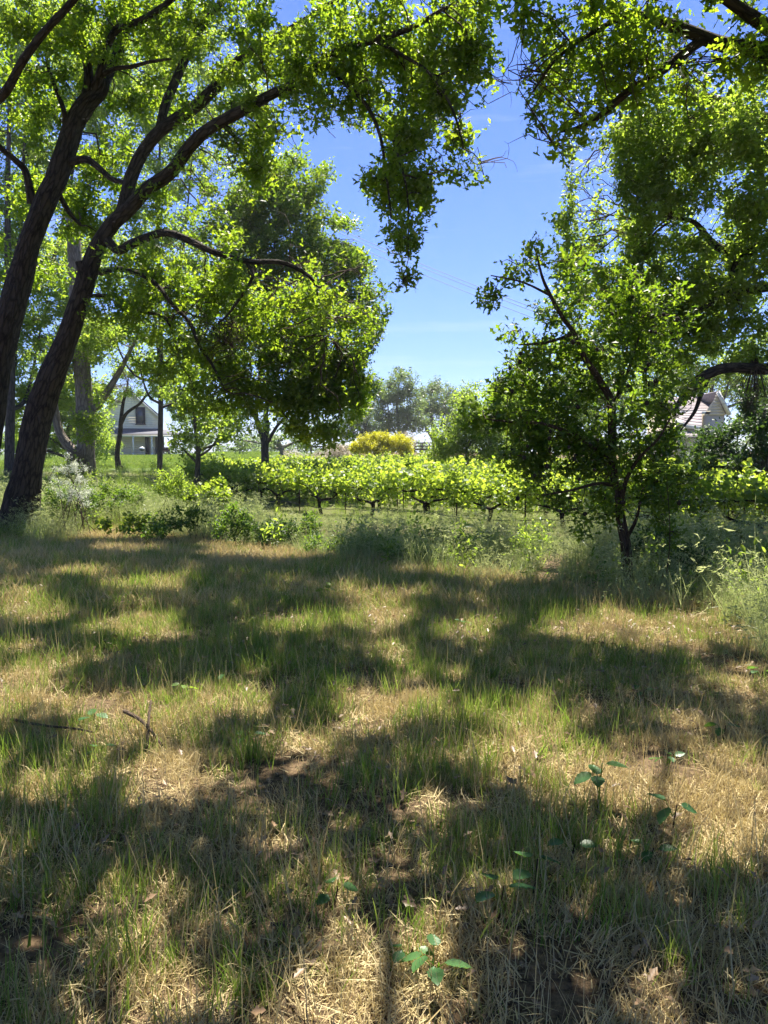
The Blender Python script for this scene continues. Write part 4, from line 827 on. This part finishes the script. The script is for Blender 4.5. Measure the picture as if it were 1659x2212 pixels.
under = [ # u, v, d, ru, rv, mat, label
 (395,1130,15.8,55,26,'bramble','leafy sapling thicket left of the front vine row'),
 (370,1065,19,34,42,'oakfar','bright young sapling rising below the slim dark tree'),
 (450,1090,20,55,38,'vine','yellow-green sapling at the left end of the front vine row'),
 (250,1090,20,60,30,'bramble','low bright weed clump between shaggy trunk and lawn'),
 (285,1135,16.5,70,12,'vine','flat sunny weed patch at the far end of the lawn'),
 (150,1100,18.6,60,45,'bramble','shaded leafy clump at the foot of the shaggy trunk'),
 (505,1150,14.5,45,42,'bramble','tall stemmed weed clump where the lawn meets the vineyard'),
 (600,1165,13.6,50,28,'conifer','dark low shrub before the front vine row'),
 (700,1190,12.2,60,26,'bramble','bramble clump spilling onto the lawn below the vines'),
 (800,1195,11.9,60,30,'bramble','bramble clump in the middle of the lawn edge'),
 (880,1215,11,60,28,'bramble','bramble clump with pale leaves at the lawn edge'),
 (960,1190,11.6,55,38,'bramble','tall bramble clump left of the tall pale grass'),
 (1040,1175,12.2,30,25,'oakdark','small shaded bush in the tall pale grass'),
 (1130,1175,11.4,22,28,'oakfar','small bright fern-leaved sapling in the tall grass'),
 (660,1150,13.8,34,24,'bramble','small bush under the second stake of the vine row'),
 (330,1150,14.8,60,10,'bramble','low creeping weeds on the lawn under the saplings'),
 (1480,1230,9.6,60,40,'conifer','dark shaded bush right of the young oak trunk'),
 (1420,1185,10.2,50,30,'conifer','dark bush directly behind the young oak trunk'),
 (1560,1175,11.5,70,28,'oakdark','shaded green weeds beneath the vines at the right'),
]
for i, (u, v, d, ru, rv, mt, lab) in enumerate(under):
    el = [(u, v - rv * .6, d, ru, rv, ru * d / 1659 * .8), (u + ru * .5, v - rv * .4, d, ru * .5, rv * .7, .3), (u - ru * .6, v - rv * .3, d, ru * .4, rv * .7, .3)]
    shrub('bramble_bush' if mt == 'bramble' else 'undergrowth_bush', lab, u, v + rv * .3, d, el, 'oval' if mt != 'vine' else 'round', .06 if mt != 'vine' else .075, 5, 1.5 if mt != 'conifer' else 2.2, mt, 200 + i, 7, .13, 10, tw=.003, rstem=.006)

# ================================================================== unseen crowns added above the frame, leaves placed to cast the lawn's dappled shade
def overhead():
    g = np.random.default_rng(99); cell = .22
    xs = np.arange(-9, 9, cell); ys = np.arange(-1.5, 16.5, cell); X, Y = np.meshgrid(xs, ys); cov = np.zeros(X.shape)
    for pos, ls, nl in ALLSPRIG:
        gx, gy = drops_on(pos); i = ((gy + 1.5) / cell).astype(int); j = ((gx + 9) / cell).astype(int); k = (i >= 0) & (i < X.shape[0]) & (j >= 0) & (j < X.shape[1])
        np.add.at(cov, (i[k], j[k]), nl * ls * ls * .30 / cell ** 2)
    lit = lit_mask(X.ravel(), Y.ravel()).reshape(X.shape)
    need = (~lit) & (cov < 4.4)
    # outside the frame the canopy simply continues, dappled by noise
    u, v = proj(np.stack([X.ravel(), Y.ravel(), np.zeros(X.size)], -1)); out = ((u < -60) | (u > 1720) | (v > 2300) | (Y.ravel() < 1)).reshape(X.shape)
    need &= ~(out & (fbm(X, Y, .8, 3) > .58))
    cells = np.argwhere(need); sets = {0: [], 1: [], 2: []}
    for (i, j) in cells:
        m = max(0, 6 - cov[i, j]) * cell ** 2 / (6 * .14 ** 2 * .30); m = int(m + g.random())
        for _ in range(m):
            x = xs[j] + g.uniform(0, cell); y = ys[i] + g.uniform(0, cell)
            if lit_mask(x + np.array([0, .09, -.09, 0, 0]), y + np.array([0, 0, 0, .09, -.09])).any(): continue
            z0 = 4.8 + .9 * float(vnoise(x, y, .7, 8)) + g.normal(0, .25); 
            for z in z0 + np.arange(0, 14, .8):
                p = np.array([x, y, 0]) + S * (z / S[2]); uu, vv = proj(p)
                if vv[0] < -200: break
            else: continue
            sets[0 if p[0] < -1.5 else 1 if p[0] < 3.2 else 2].append(p)
    info = [('shade_oak', 'unseen oak crown above the leaning trunks, added to shade the lawn', (-13, 13), 0), ('shade_oak', 'unseen oak crown above the middle of the lawn, added to shade it', (14, 22), 1), ('shade_oak', 'unseen oak crown above the young oak, added to shade the lawn', (12.5, 12), 2)]
    for nm, lab, b, k in info:
        pos = np.array(sets[k]); 
        if len(pos) < 10: continue
        z = gz(*b); root = empty(nm, (b[0], b[1], z), lab, 'tree'); ctr = pos.mean(0); tb = MB(); hh = ctr[2]
        pts = [np.array([b[0], b[1], z - .2]), np.array([b[0] * .99, b[1] * .99, hh * .4]), np.array([b[0] * .9 + ctr[0] * .1, b[1] * .9 + ctr[1] * .1, hh * .8]), np.array([b[0] * .55 + ctr[0] * .45, b[1] * .55 + ctr[1] * .45, hh + 1.5]), ctr + np.array([0, 0, .8])]
        if k == 1: pts = [np.array([b[0], b[1], z - .2]), np.array([b[0] - .3, b[1] - .4, 7]), np.array([12.2, 19.5, 14.5]), np.array([8, 15, 17.2]), ctr + np.array([0, 0, 1.5])]
        rr = [.4, .34, .26, .18, .1]; tb.tube(pts, rr, 10, True, .1, 5); tb.build('trunk', M['bark'], root, True)
        C = pos[g.choice(len(pos), min(260, len(pos) // 6), False)]; tb = MB()
        for p_, r in skeleton([(pts[3:], rr[3:]), (pts[2:4], rr[2:4])], C, g, .006): tb.tube(p_, np.maximum(r, .005), 4, False)
        tb.build('twigs', M['twig'], root, True)
        ax = g.normal(0, .4, pos.shape) + np.array([0, 0, .8]); me = leaves_mesh('crown', pos, ax, .14, 'kite', 6, g, root.location); me.materials.append(M['oak']); link(bpy.data.objects.new('crown', me), root)
    print('overhead sprigs', [len(sets[k]) for k in sets])
overhead()

# ================================================================== grass: instanced tufts scattered over points
def blade_mesh(name, n, hmin, hmax, wid, spread, bend, g, mat, flat=0., seg=3, heads=0.):
    V = []; F = []; U = []; c = 0
    for k in range(n):
        a = g.uniform(0, 6.28); r = spread * math.sqrt(g.random()); x0, y0 = r * math.cos(a), r * math.sin(a); h = g.uniform(hmin, hmax); az = g.uniform(0, 6.28)
        lean = abs(g.normal(0, bend)) + (flat * g.uniform(.6, 1.3)); dx, dy = math.cos(az), math.sin(az); w = wid * g.uniform(.7, 1.3); sx, sy = -dy, dx
        rt = g.uniform(0, 6.28) if flat < .5 else az + 1.57; sx, sy = math.cos(rt), math.sin(rt); u = g.random(); px, pz = 0., 0.; ang = lean * .35; zz = 0
        for s in range(seg + 1):
            t = s / seg; ww = w * (1 - t ** 1.6) + .0003
            V += [(x0 + px * dx - sx * ww, y0 + px * dy - sy * ww, pz), (x0 + px * dx + sx * ww, y0 + px * dy + sy * ww, pz)]; U += [u, u]
            ang += lean * 1.0 / seg; L = h / seg; px += math.sin(min(ang, 2.4)) * L; pz = max(pz + math.cos(min(ang, 2.4)) * L, .004)
        for s in range(seg): F.append((c + 2 * s, c + 2 * s + 1, c + 2 * s + 3, c + 2 * s + 2))
        c += 2 * (seg + 1)
        if g.random() < heads:        # drooping seed head
            bx, by, bz = x0 + px * dx, y0 + px * dy, pz; m = 6
            for q in range(m):
                t = q / m; X_ = bx - dx * .10 * (1 - t); Y_ = by - dy * .10 * (1 - t); Z_ = bz - .0 + .03 * (1 - t) * (1 if ang < 1.4 else -1); e = g.normal(0, .016, 3)
                V += [(X_, Y_, Z_), (X_ + e[0] + .004, Y_ + e[1], Z_ + e[2] + .006), (X_ + e[0] * 1.5 + dx * .03, Y_ + e[1] * 1.5 + dy * .03, Z_ + e[2] * 1.5), (X_ + e[0] - .004, Y_ + e[1], Z_ + e[2] - .006)]; U += [min(1, u + .4)] * 4
                F.append((c, c + 1, c + 2, c + 3)); c += 4
    me = mesh_np(name, V, np.array(F), {'var': ('FLOAT', U)}); me.materials.append(mat); return bpy.data.objects.new(name, me)
def scatter(name, srcs, pos, rot, scl, idx, label):
    me = bpy.data.meshes.new(name); n = len(pos); me.vertices.add(n); me.vertices.foreach_set('co', np.asarray(pos, np.float32).ravel())
    a = me.attributes.new('rot', 'FLOAT_VECTOR', 'POINT'); a.data.foreach_set('vector', np.asarray(rot, np.float32).ravel())
    a = me.attributes.new('scl', 'FLOAT_VECTOR', 'POINT'); a.data.foreach_set('vector', np.asarray(scl, np.float32).ravel())
    a = me.attributes.new('idx', 'INT', 'POINT'); a.data.foreach_set('value', np.asarray(idx, np.int32))
    o = bpy.data.objects.new(name, me); link(o); tag(o, label, 'grass' if 'leaves' not in name else 'leaves', None, 'stuff')
    ng = bpy.data.node_groups.new(name, 'GeometryNodeTree'); ng.interface.new_socket('Geometry', in_out='INPUT', socket_type='NodeSocketGeometry'); ng.interface.new_socket('Geometry', in_out='OUTPUT', socket_type='NodeSocketGeometry')
    N, L = ng.nodes, ng.links; gi = N.new('NodeGroupInput'); go = N.new('NodeGroupOutput'); io = N.new('GeometryNodeInstanceOnPoints'); jn = N.new('GeometryNodeJoinGeometry')
    for s in reversed(srcs):
        oi = N.new('GeometryNodeObjectInfo'); oi.inputs['Object'].default_value = s; oi.inputs['As Instance'].default_value = False
        g2 = N.new('GeometryNodeGeometryToInstance'); L.new(oi.outputs['Geometry'], g2.inputs[0]); L.new(g2.outputs[0], jn.inputs[0])
    def na(nm, t): x = N.new('GeometryNodeInputNamedAttribute'); x.data_type = t; x.inputs[0].default_value = nm; return x.outputs[0]
    er = N.new('FunctionNodeEulerToRotation'); L.new(na('rot', 'FLOAT_VECTOR'), er.inputs[0])
    io.inputs['Pick Instance'].default_value = True
    L.new(gi.outputs[0], io.inputs['Points']); L.new(jn.outputs[0], io.inputs['Instance']); L.new(na('idx', 'INT'), io.inputs['Instance Index']); L.new(er.outputs[0], io.inputs['Rotation']); L.new(na('scl', 'FLOAT_VECTOR'), io.inputs['Scale'])
    L.new(io.outputs[0], go.inputs[0]); md = o.modifiers.new('scatter', 'NODES'); md.node_group = ng; return o

G = np.random.default_rng(123)
dry = [blade_mesh('dry_tuft', 60, .025, .08, .0015, .10, .6, G, M['dry'], .3) for _ in range(5)] + [blade_mesh('dry_tuft', 30, .04, .13, .0016, .13, .5, G, M['dry'], 1.5, 2) for _ in range(3)]
dry += [blade_mesh('dry_tuft', 7, .10, .26, .0012, .12, .35, G, M['dry'], 0, 3, 0) for _ in range(2)]
dryfar = [blade_mesh('dry_tuft', 34, .04, .13, .003, .15, .6, G, M['dry'], .3, 2) for _ in range(4)]
grn = [blade_mesh('green_tuft', 20, .06, .19, .0019, .08, .28, G, M['green']) for _ in range(5)] + [blade_mesh('green_tuft', 20, .04, .12, .0018, .10, .5, G, M['green']) for _ in range(3)]
grnfar = [blade_mesh('green_tuft', 26, .05, .16, .0032, .14, .35, G, M['green'], 0, 2) for _ in range(4)]
tall = [blade_mesh('tall_tuft', 40, .35, .75, .0035, .16, .75, G, M['tall'], 0, 5, .35) for _ in range(6)]
wild = [blade_mesh('wild_tuft', 36, .25, .55, .004, .16, .6, G, M['green'], 0, 4, .1) for _ in range(3)]
lawnt = [blade_mesh('lawn_tuft', 30, .05, .14, .006, .3, .4, G, M['green'], 0, 2) for _ in range(3)]
litter = []
for _ in range(4):
    lv, lf = leaf_shape('lobed'); V = []; F = []; U = []
    for k in range(5):
        rm = rot_from(np.array([[G.normal(0, .35), G.normal(0, .35), 1.]]), np.array([G.uniform(0, 6.28)]))[0]; V.append(lv @ rm.T * G.uniform(.03, .055) + np.array([G.normal(0, .12), G.normal(0, .12), .012 + .01 * k])); F.append(lf + k * len(lv)); U += [G.random()] * len(lv)
    me = mesh_np('dead_leaf', np.vstack(V), np.vstack(F), {'var': ('FLOAT', U)}); me.materials.append(M['deadleaf']); litter.append(bpy.data.objects.new('dead_leaf', me))

EDGE = [(-60,1165),(100,1158),(160,1140),(230,1128),(420,1150),(520,1168),(640,1196),(760,1225),(900,1246),(1060,1262),(1200,1285),(1370,1315),(1540,1335),(1590,1350),(1625,1400),(1659,1450),(1760,1560)]
def lawn_side(x, y):
    """positive inside the mown lawn, in px below the edge"""
    u, v = proj(np.stack([x, y, np.zeros_like(x)], -1)); e = np.array(EDGE); ve = np.interp(u, e[:, 0], e[:, 1]); ve = ve + 14 * (vnoise(x, y, 1.3, 31) - .5); return v - ve, u, v
def green_density(x, y, u, v):
    base = np.where(v < 1250, .42, np.where(v < 1500, .62, np.where(v < 1760, .42, np.where(v < 1950, .30, .17))))
    base = base + .22 * np.exp(-((u - 620) / 260) ** 2 - ((v - 1380) / 110) ** 2) + .2 * np.exp(-((u - 1150) / 200) ** 2 - ((v - 1440) / 70) ** 2)
    base = base - .34 * smooth(1130, 1300, u) * smooth(1480, 1340, v) - .25 * smooth(1300, 1450, u) * (v > 1400) + .18 * smooth(420, 120, u) * (v > 1600) * (v < 2000)
    return np.clip(base + .15 - .30 * lit_mask(x, y) + 1.2 * (fbm(x, y, 1.5, 41) - .5) + .4 * (vnoise(x, y, 5, 47) - .5), .02, .95)  # fewer green tufts in the sun patches, so straw colour follows the light
def pts_wedge(y0, y1, dens, wf=.62, pad=2.4):
    A = (wf * (y0 + y1) + 2 * pad) * (y1 - y0); n = int(A * dens); y = G.uniform(y0, y1, n * 2); x = G.uniform(-1, 1, n * 2) * (wf * y1 + pad); k = np.abs(x) < wf * y + pad; return x[k][:n], y[k][:n]
def mk(x, y, s, tilt=.15):
    n = len(x); return np.stack([x, y, H(x, y) - .004], -1), np.stack([G.normal(0, tilt, n), G.normal(0, tilt, n), G.uniform(0, 6.28, n)], -1), np.repeat((s * G.uniform(.7, 1.3, n))[:, None], 3, 1) * np.stack([np.ones(n), np.ones(n), G.uniform(.75, 1.3, n)], -1)
BARE = lambda x, y: (fbm(x, y, 2.3, 61) < np.where(y < 4.5, .32, .29)) | (((x + 1.25) / .35) ** 2 + ((y - 2.35) / .22) ** 2 < 1)
def cat3(L): return [np.concatenate([q[i] for q in L]) for i in range(len(L[0]))]
A_ = []
for y0, y1, dn, kind in ((.2, 1.2, 200, 0), (1.2, 3.2, 330, 0), (3.2, 5, 300, 0), (5, 8, 200, 0), (8, 12, 90, 1), (12, 21, 45, 1)):
    x, y = pts_wedge(y0, y1, dn); ls, u, v = lawn_side(x, y); k = (ls > -25) & ~(BARE(x, y) & (G.random(len(x)) < .85)); x, y = x[k], y[k]
    p, r, s = mk(x, y, 1.0 if kind == 0 else 1.25); ii = G.integers(0, 10, len(x)) if kind == 0 else 10 + G.integers(0, 4, len(x)); A_.append((p, r, s, ii))
p, r, s, ii = cat3(A_); scatter('dry_grass', dry + dryfar, p, r, s, ii, 'dry straw-coloured mown grass covering the shaded lawn'); nd = len(p)
A_ = []
for y0, y1, dn, kind in ((.2, 1.2, 180, 0), (1.2, 3.2, 330, 0), (3.2, 5, 330, 0), (5, 8, 240, 0), (8, 12, 105, 1), (12, 21, 52, 1)):
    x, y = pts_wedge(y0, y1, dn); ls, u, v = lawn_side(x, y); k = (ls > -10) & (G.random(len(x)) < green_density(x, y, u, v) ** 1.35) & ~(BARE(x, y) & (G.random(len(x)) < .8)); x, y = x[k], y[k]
    p, r, s = mk(x, y, 1.0 if kind == 0 else 1.15, .1); s[:, 2] *= .5 + .5 * vnoise(x, y, 1.1, 71); ii = G.integers(0, 8, len(x)) if kind == 0 else 8 + G.integers(0, 4, len(x)); A_.append((p, r, s, ii))
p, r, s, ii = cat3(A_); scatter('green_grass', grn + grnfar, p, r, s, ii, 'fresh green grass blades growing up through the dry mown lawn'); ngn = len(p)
# tall pale grass between lawn and vineyard, and beneath the vines
A_ = []
for y0, y1, dn in ((6, 9, 20), (9, 14, 19), (14, 22, 15), (22, 34, 4)):
    x, y = pts_wedge(y0, y1, dn, .66); ls, u, v = lawn_side(x, y); right = (u > 1480)
    k = (ls < -2) & ((u > 60) | (y > 17)) & (v > 1095); k &= ~((u < 300) & (y < 19) & (u > 190) & (y > 17)); x, y = x[k], y[k]
    p, r, s = mk(x, y, 1.0, .2); uu = proj(p)[0]; hgt = np.where((uu > 560) & (uu < 1250), .72, .85) * np.where(y > 14, 1.0, .95) * (.7 + .6 * vnoise(x, y, .8, 81)); hgt *= (.6 + .4 * smooth(3, 26, -ls[k])) * np.where(uu > 560, 1 - .45 * smooth(11, 15, y), 1); hgt *= np.where((uu > 1480) & (y < 10), .62, 1); s *= hgt[:, None]; A_.append((p, r, s, G.integers(0, 6, len(x))))
x, y = pts_wedge(4.6, 8.2, 22, .66); ls, u, v = lawn_side(x, y); k = (ls < 4) & (u > 1560); x, y = x[k], y[k]; p, r, s = mk(x, y, .6, .25); A_.append((p, r, s, G.integers(0, 6, len(x))))
x = G.uniform(3.4, 4.6, 14); y = G.uniform(6.6, 8.4, 14); p, r, s = mk(x, y, 1.0, .3); A_.append((p, r, s, G.integers(0, 6, 14)))
p, r, s, ii = cat3(A_); scatter('tall_grass', tall, p, r, s, ii, 'tall pale drooping wild grass between the lawn and the vineyard'); ntl = len(p)
# wild green growth among it and on the slope at the left
A_ = []
for y0, y1, dn in ((9, 14, 5), (14, 26, 3), (26, 48, 1.2)):
    x, y = pts_wedge(y0, y1, dn, .6); ls, u, v = lawn_side(x, y); k = (ls < -4) & (G.random(len(x)) < .3 + .6 * (u < 420)) & ~((u > 560) & (y > 14)); x, y = x[k], y[k]; p, r, s = mk(x, y, 1.0, .15); s *= np.where(y > 22, 1.1, .8)[:, None]; A_.append((p, r, s, G.integers(0, 3, len(x))))
for y0, y1, dn in ((16, 34, 2.2), (34, 60, 1.0)):
    x, y = pts_wedge(y0, y1, dn, .62); u, v = proj(np.stack([x, y, H(x, y)], -1)); k = (u > 400) & (v < 1150); x, y = x[k], y[k]; p, r, s = mk(x, y, 1.0, .15); s *= .6; A_.append((p, r, s, G.integers(0, 3, len(x))))
p, r, s, ii = cat3(A_); scatter('wild_grass', wild, p, r, s, ii, 'green wild grass on the slope and under the vines'); nw = len(p)
weeds = []
for q_ in range(5):
    n_ = 16; ps = np.stack([G.normal(0, .10, n_), G.normal(0, .10, n_), G.uniform(.08, .5, n_)], 1); me = leaves_mesh('weed_plant', ps, G.normal(0, .4, (n_, 3)) + (0, 0, 1), .055 + .01 * q_, 'oval' if q_ < 4 else 'narrow', 5, G, (0, 0, 0)); me.materials.append(M['bramble'] if q_ % 2 else M['oakfar']); weeds.append(bpy.data.objects.new('weed_plant', me))
A_ = []
for y0, y1, dn in ((7, 11, 2.6), (11, 15, 4), (15, 21, 2.4), (21, 30, 1.0)):
    x, y = pts_wedge(y0, y1, dn, .6); ls, u, v = lawn_side(x, y); k = (ls < -3) & (fbm(x, y, .7, 55) > .42) & ~((u > 560) & (y > 13.5)) & ~((u < 240) & (y < 16)); x, y = x[k], y[k]; p, r, s = mk(x, y, .95, .15); s *= np.where(y > 15, .8, 1)[:, None]; A_.append((p, r, s, G.integers(0, 5, len(x))))
p, r, s, ii = cat3(A_); scatter('undergrowth', weeds, p, r, s, ii, 'leafy weeds and bramble shoots tangled in the tall grass')
x, y = G.uniform(-34, -12, 9000), G.uniform(52, 92, 9000); k = np.abs(x / y) < .62; x, y = x[k], y[k]; p, r, s = mk(x, y, 1.3, .1); scatter('lawn_grass', lawnt, p, r, s, G.integers(0, 3, len(x)), 'smooth bright green lawn grass in front of the farmhouse')
x, y = pts_wedge(1.2, 9, 20); p, r, s = mk(x, y, 1.0, .1); ls = lawn_side(x, y)[0]; k = (ls > 0) & (fbm(x, y, 1.2, 91) > .42); scatter('dead_leaves', litter, p[k], r[k], s[k], G.integers(0, 4, k.sum()), 'small curled dead oak leaves lying in the dry grass')
print('scatter', nd, ngn, ntl, nw)

# ================================================================== small things on the lawn
def broad_leaf(L, W, g):
    """a bramble leaf with midrib fold and toothed outline, base at the origin pointing along x"""
    n = 9; V = []; 
    for i in range(n + 1):
        t = i / n; w = W * math.sin(math.pi * t ** .8) ** .8 * (1 + (.10 if i % 2 else -.04)); x = L * t; dz = -.18 * L * t * t
        V += [(x, -w, dz + .12 * w), (x, -w * .5, dz + .03 * w + .004 * (-1) ** i), (x, 0, dz - .04 * w), (x, w * .5, dz + .03 * w + .004 * (-1) ** i), (x, w, dz + .12 * w)]
    F = [(i * 5 + j, (i + 1) * 5 + j, (i + 1) * 5 + j + 1, i * 5 + j + 1) for i in range(n) for j in range(4)]
    return mesh_np('leaf', V, np.array(F), {'var': ('FLOAT', np.full(len(V), g.random()))}, True)
spr = [ # u, v(ground), height m, leaf length, leaves, label
 (1290,1765,.19,.10,4,'largest bramble sprig with four broad leaves on the sunny dry grass'), (1440,1700,.12,.055,5,'small pale bramble sprig right of the largest one'), (1450,1830,.14,.085,3,'bramble sprig with arched leaves below the small pale one'),
 (1150,1985,.15,.09,3,'bramble sprig with a flat pointed leaf in the lower middle shade'), (1075,2040,.12,.085,3,'dull bramble sprig just left of and below the pointed one'), (935,2190,.10,.075,5,'five-leaved bramble sprig close to the bottom edge'),
 (880,2150,.07,.05,3,'tiny bramble sprig above the five-leaved one'), (705,1300,.16,.085,5,'bright yellow-green sapling sprig in the middle of the lawn'), (720,2010,.10,.06,3,'pale twisted leaf sprig left of the lower middle'),
 (200,1580,.10,.08,3,'low bramble sprig beside the fallen stick'), (535,1615,.06,.06,3,'flat bluish leaf sprig right of the fallen stick'), (485,1480,.09,.06,3,'small white-backed leaf sprig near the left centre'), (400,1510,.10,.06,4,'grey-green low sprig above the bright patch at the left'),
 (215,1650,.08,.06,3,'dark little leaf sprig below the fallen stick'), (1385,1525,.08,.06,3,'half hidden leaf sprig in the deep shade at the right'), (1560,1620,.09,.07,3,'dark leaf sprig near the right edge in the shade'), (1640,1500,.13,.08,3,'pale green leaf sprig at the right edge by the tall grass'), (1400,1905,.08,.06,3,'dim leaf sprig above the lower right corner'), (1000,1360,.08,.05,4,'small weed sprig beside the central shade'),(1230,1905,.1,.07,2,'two-leaved sprig in the shade below the largest bramble')]
gs = np.random.default_rng(8)
M['sprig'] = leaf_mat('sprig leaf', (.035, .10, .035), (.07, .16, .05), (.12, .30, .03), (.25, .42, .05), .35, .4)
M['sprigy'] = leaf_mat('young leaf', (.07, .14, .02), (.12, .2, .03), (.3, .5, .03), (.5, .66, .06), .5, .4)
for (u, v, hgt, L, n, lab) in spr:
    y = 1.6 * 1659 / (v - 980) ; b = P(u, v, y); b[2] = gz(b[0], b[1]); root = empty('leaf_sprig', b, lab, 'weed', 'broad-leaved sprigs in the lawn')
    for k in range(n):
        az = k * 2 * math.pi / n + gs.uniform(-.4, .4); h = hgt * gs.uniform(.65, 1.05); tip = np.array([math.cos(az) * .035, math.sin(az) * .035, h])
        if k == 0:
            m = MB(); m.tube([b - (0, 0, .02), b + (0.01, 0, h * .5), b + tip * (.5, .5, 1)], [.0045, .0035, .0025], 5, False); m.build('stem', M['bark2'] if n < 4 else M['sprigy'], root)
        m = MB(); m.tube([b + (0, 0, h * .6), b + tip], [.0018, .0012], 4, False); m.build('stem', M['sprigy'], root)
        me = broad_leaf(L * gs.uniform(.85, 1.2), L * gs.uniform(.30, .36), gs); me.materials.append(M['sprigy'] if 'bright' in lab else M['sprig']); o = bpy.data.objects.new('leaf', me); link(o, root); o.location = [float(q) for q in tip]
        o.rotation_euler = (gs.normal(0, .3), gs.uniform(-.35, .35), az)
def stick(lab, pts, r, name='fallen_stick', fork=None):
    W_ = []
    for u, v, h in pts: y = 1.6 * 1659 / (v - 980); p = P(u, v, y); p[2] = gz(p[0], p[1]) + h; W_.append(p)
    root = empty(name, W_[0], lab, 'stick'); m = MB(); m.tube(W_, np.linspace(r, r * .5, len(W_)), 7, True, .15, 4); m.build('branch', M['twig'], root, True)
    if fork:
        W2 = []
        for u, v, h in fork: y = 1.6 * 1659 / (v - 980); p = P(u, v, y); p[2] = gz(p[0], p[1]) + h; W2.append(p)
        m = MB(); m.tube(W2, np.linspace(r * .8, r * .4, len(W2)), 7, True, .1, 4); m.build('branch', M['twig'], root, True)
stick('long thin fallen stick lying at the left beside the bright grass patch', [(25, 1578, .05), (95, 1590, .05), (160, 1600, .06), (205, 1606, .05)], .009)
stick('short thick broken stick leaning in the bright patch at the left', [(270, 1575, .10), (300, 1590, .09), (322, 1605, .07), (350, 1628, .03)], .013, fork=[(318, 1640, .02), (323, 1600, .12), (328, 1580, .17)])
stick('thin dark stick half buried low in the middle of the lawn', [(585, 2068, .03), (640, 2074, .03), (690, 2072, .02)], .006)
stick('short dry stick on the shaded grass in the middle', [(640, 1517, .05), (680, 1520, .04), (720, 1524, .04)], .007)
def frond():
    b = P(1440, 1120, 8.7); b[2] = gz(b[0], b[1]); root = empty('locust_sapling', b, 'pale sunlit feathery fronds of a thin sapling right of the young oak trunk', 'sapling'); g = np.random.default_rng(3)
    top = P(1440, 1030, 8.6); m = MB(); m.tube([b, (b + top) / 2 + (.05, 0, 0), top], [.008, .006, .003], 5, False, 0, 4); m.build('stem', M['bark2'], root)
    for u1, v1 in ((1372, 1040), (1395, 1020), (1420, 1000), (1470, 1005), (1492, 1018), (1455, 990)):
        e = P(u1, v1, 8.4 + g.normal(0, .1)); V = []; F = []; U = []; c = 0
        for i in range(1, 10):
            t = i / 9; q = top * (1 - t) + e * t; q[2] += .06 * math.sin(math.pi * t)
            dr = (e - top) / np.linalg.norm(e - top); sd = np.cross(dr, (0, 0, 1)); sd /= np.linalg.norm(sd)
            for s in (-1, 1):
                L = .05; a = q; t_ = q + s * sd * L + dr * .012 + (0, 0, -.008); V += [a, (a + t_) / 2 + dr * .011, t_, (a + t_) / 2 - dr * .011]; F.append((c, c + 1, c + 2, c + 3)); U += [.8] * 4; c += 4
        me = mesh_np('frond', np.array(V) - b, np.array(F), {'var': ('FLOAT', U)}); me.materials.append(M['oakfar']); link(bpy.data.objects.new('frond', me), root)
frond()
tris = sum(len(o.data.loops) - 2 * len(o.data.polygons) for o in {o.data.name: o for o in sc.objects if o.type == 'MESH'}.values()); print('TRIS', tris)

# thin summer air between here and the far trees
def haze():
    m, N, L = newmat('air'); o = N.new('ShaderNodeOutputMaterial'); v = N.new('ShaderNodeVolumePrincipled'); v.inputs['Color'].default_value = (.95, .97, 1, 1); v.inputs['Density'].default_value = .00035; v.inputs['Anisotropy'].default_value = .3
    L.new(v.outputs[0], o.inputs['Volume']); k = MB(); k.box((0, 700, 17), (6000, 1500, 50)); b = k.build('haze', m, loc=(0, 0, 0)); tag(b, kind='stuff')
haze()
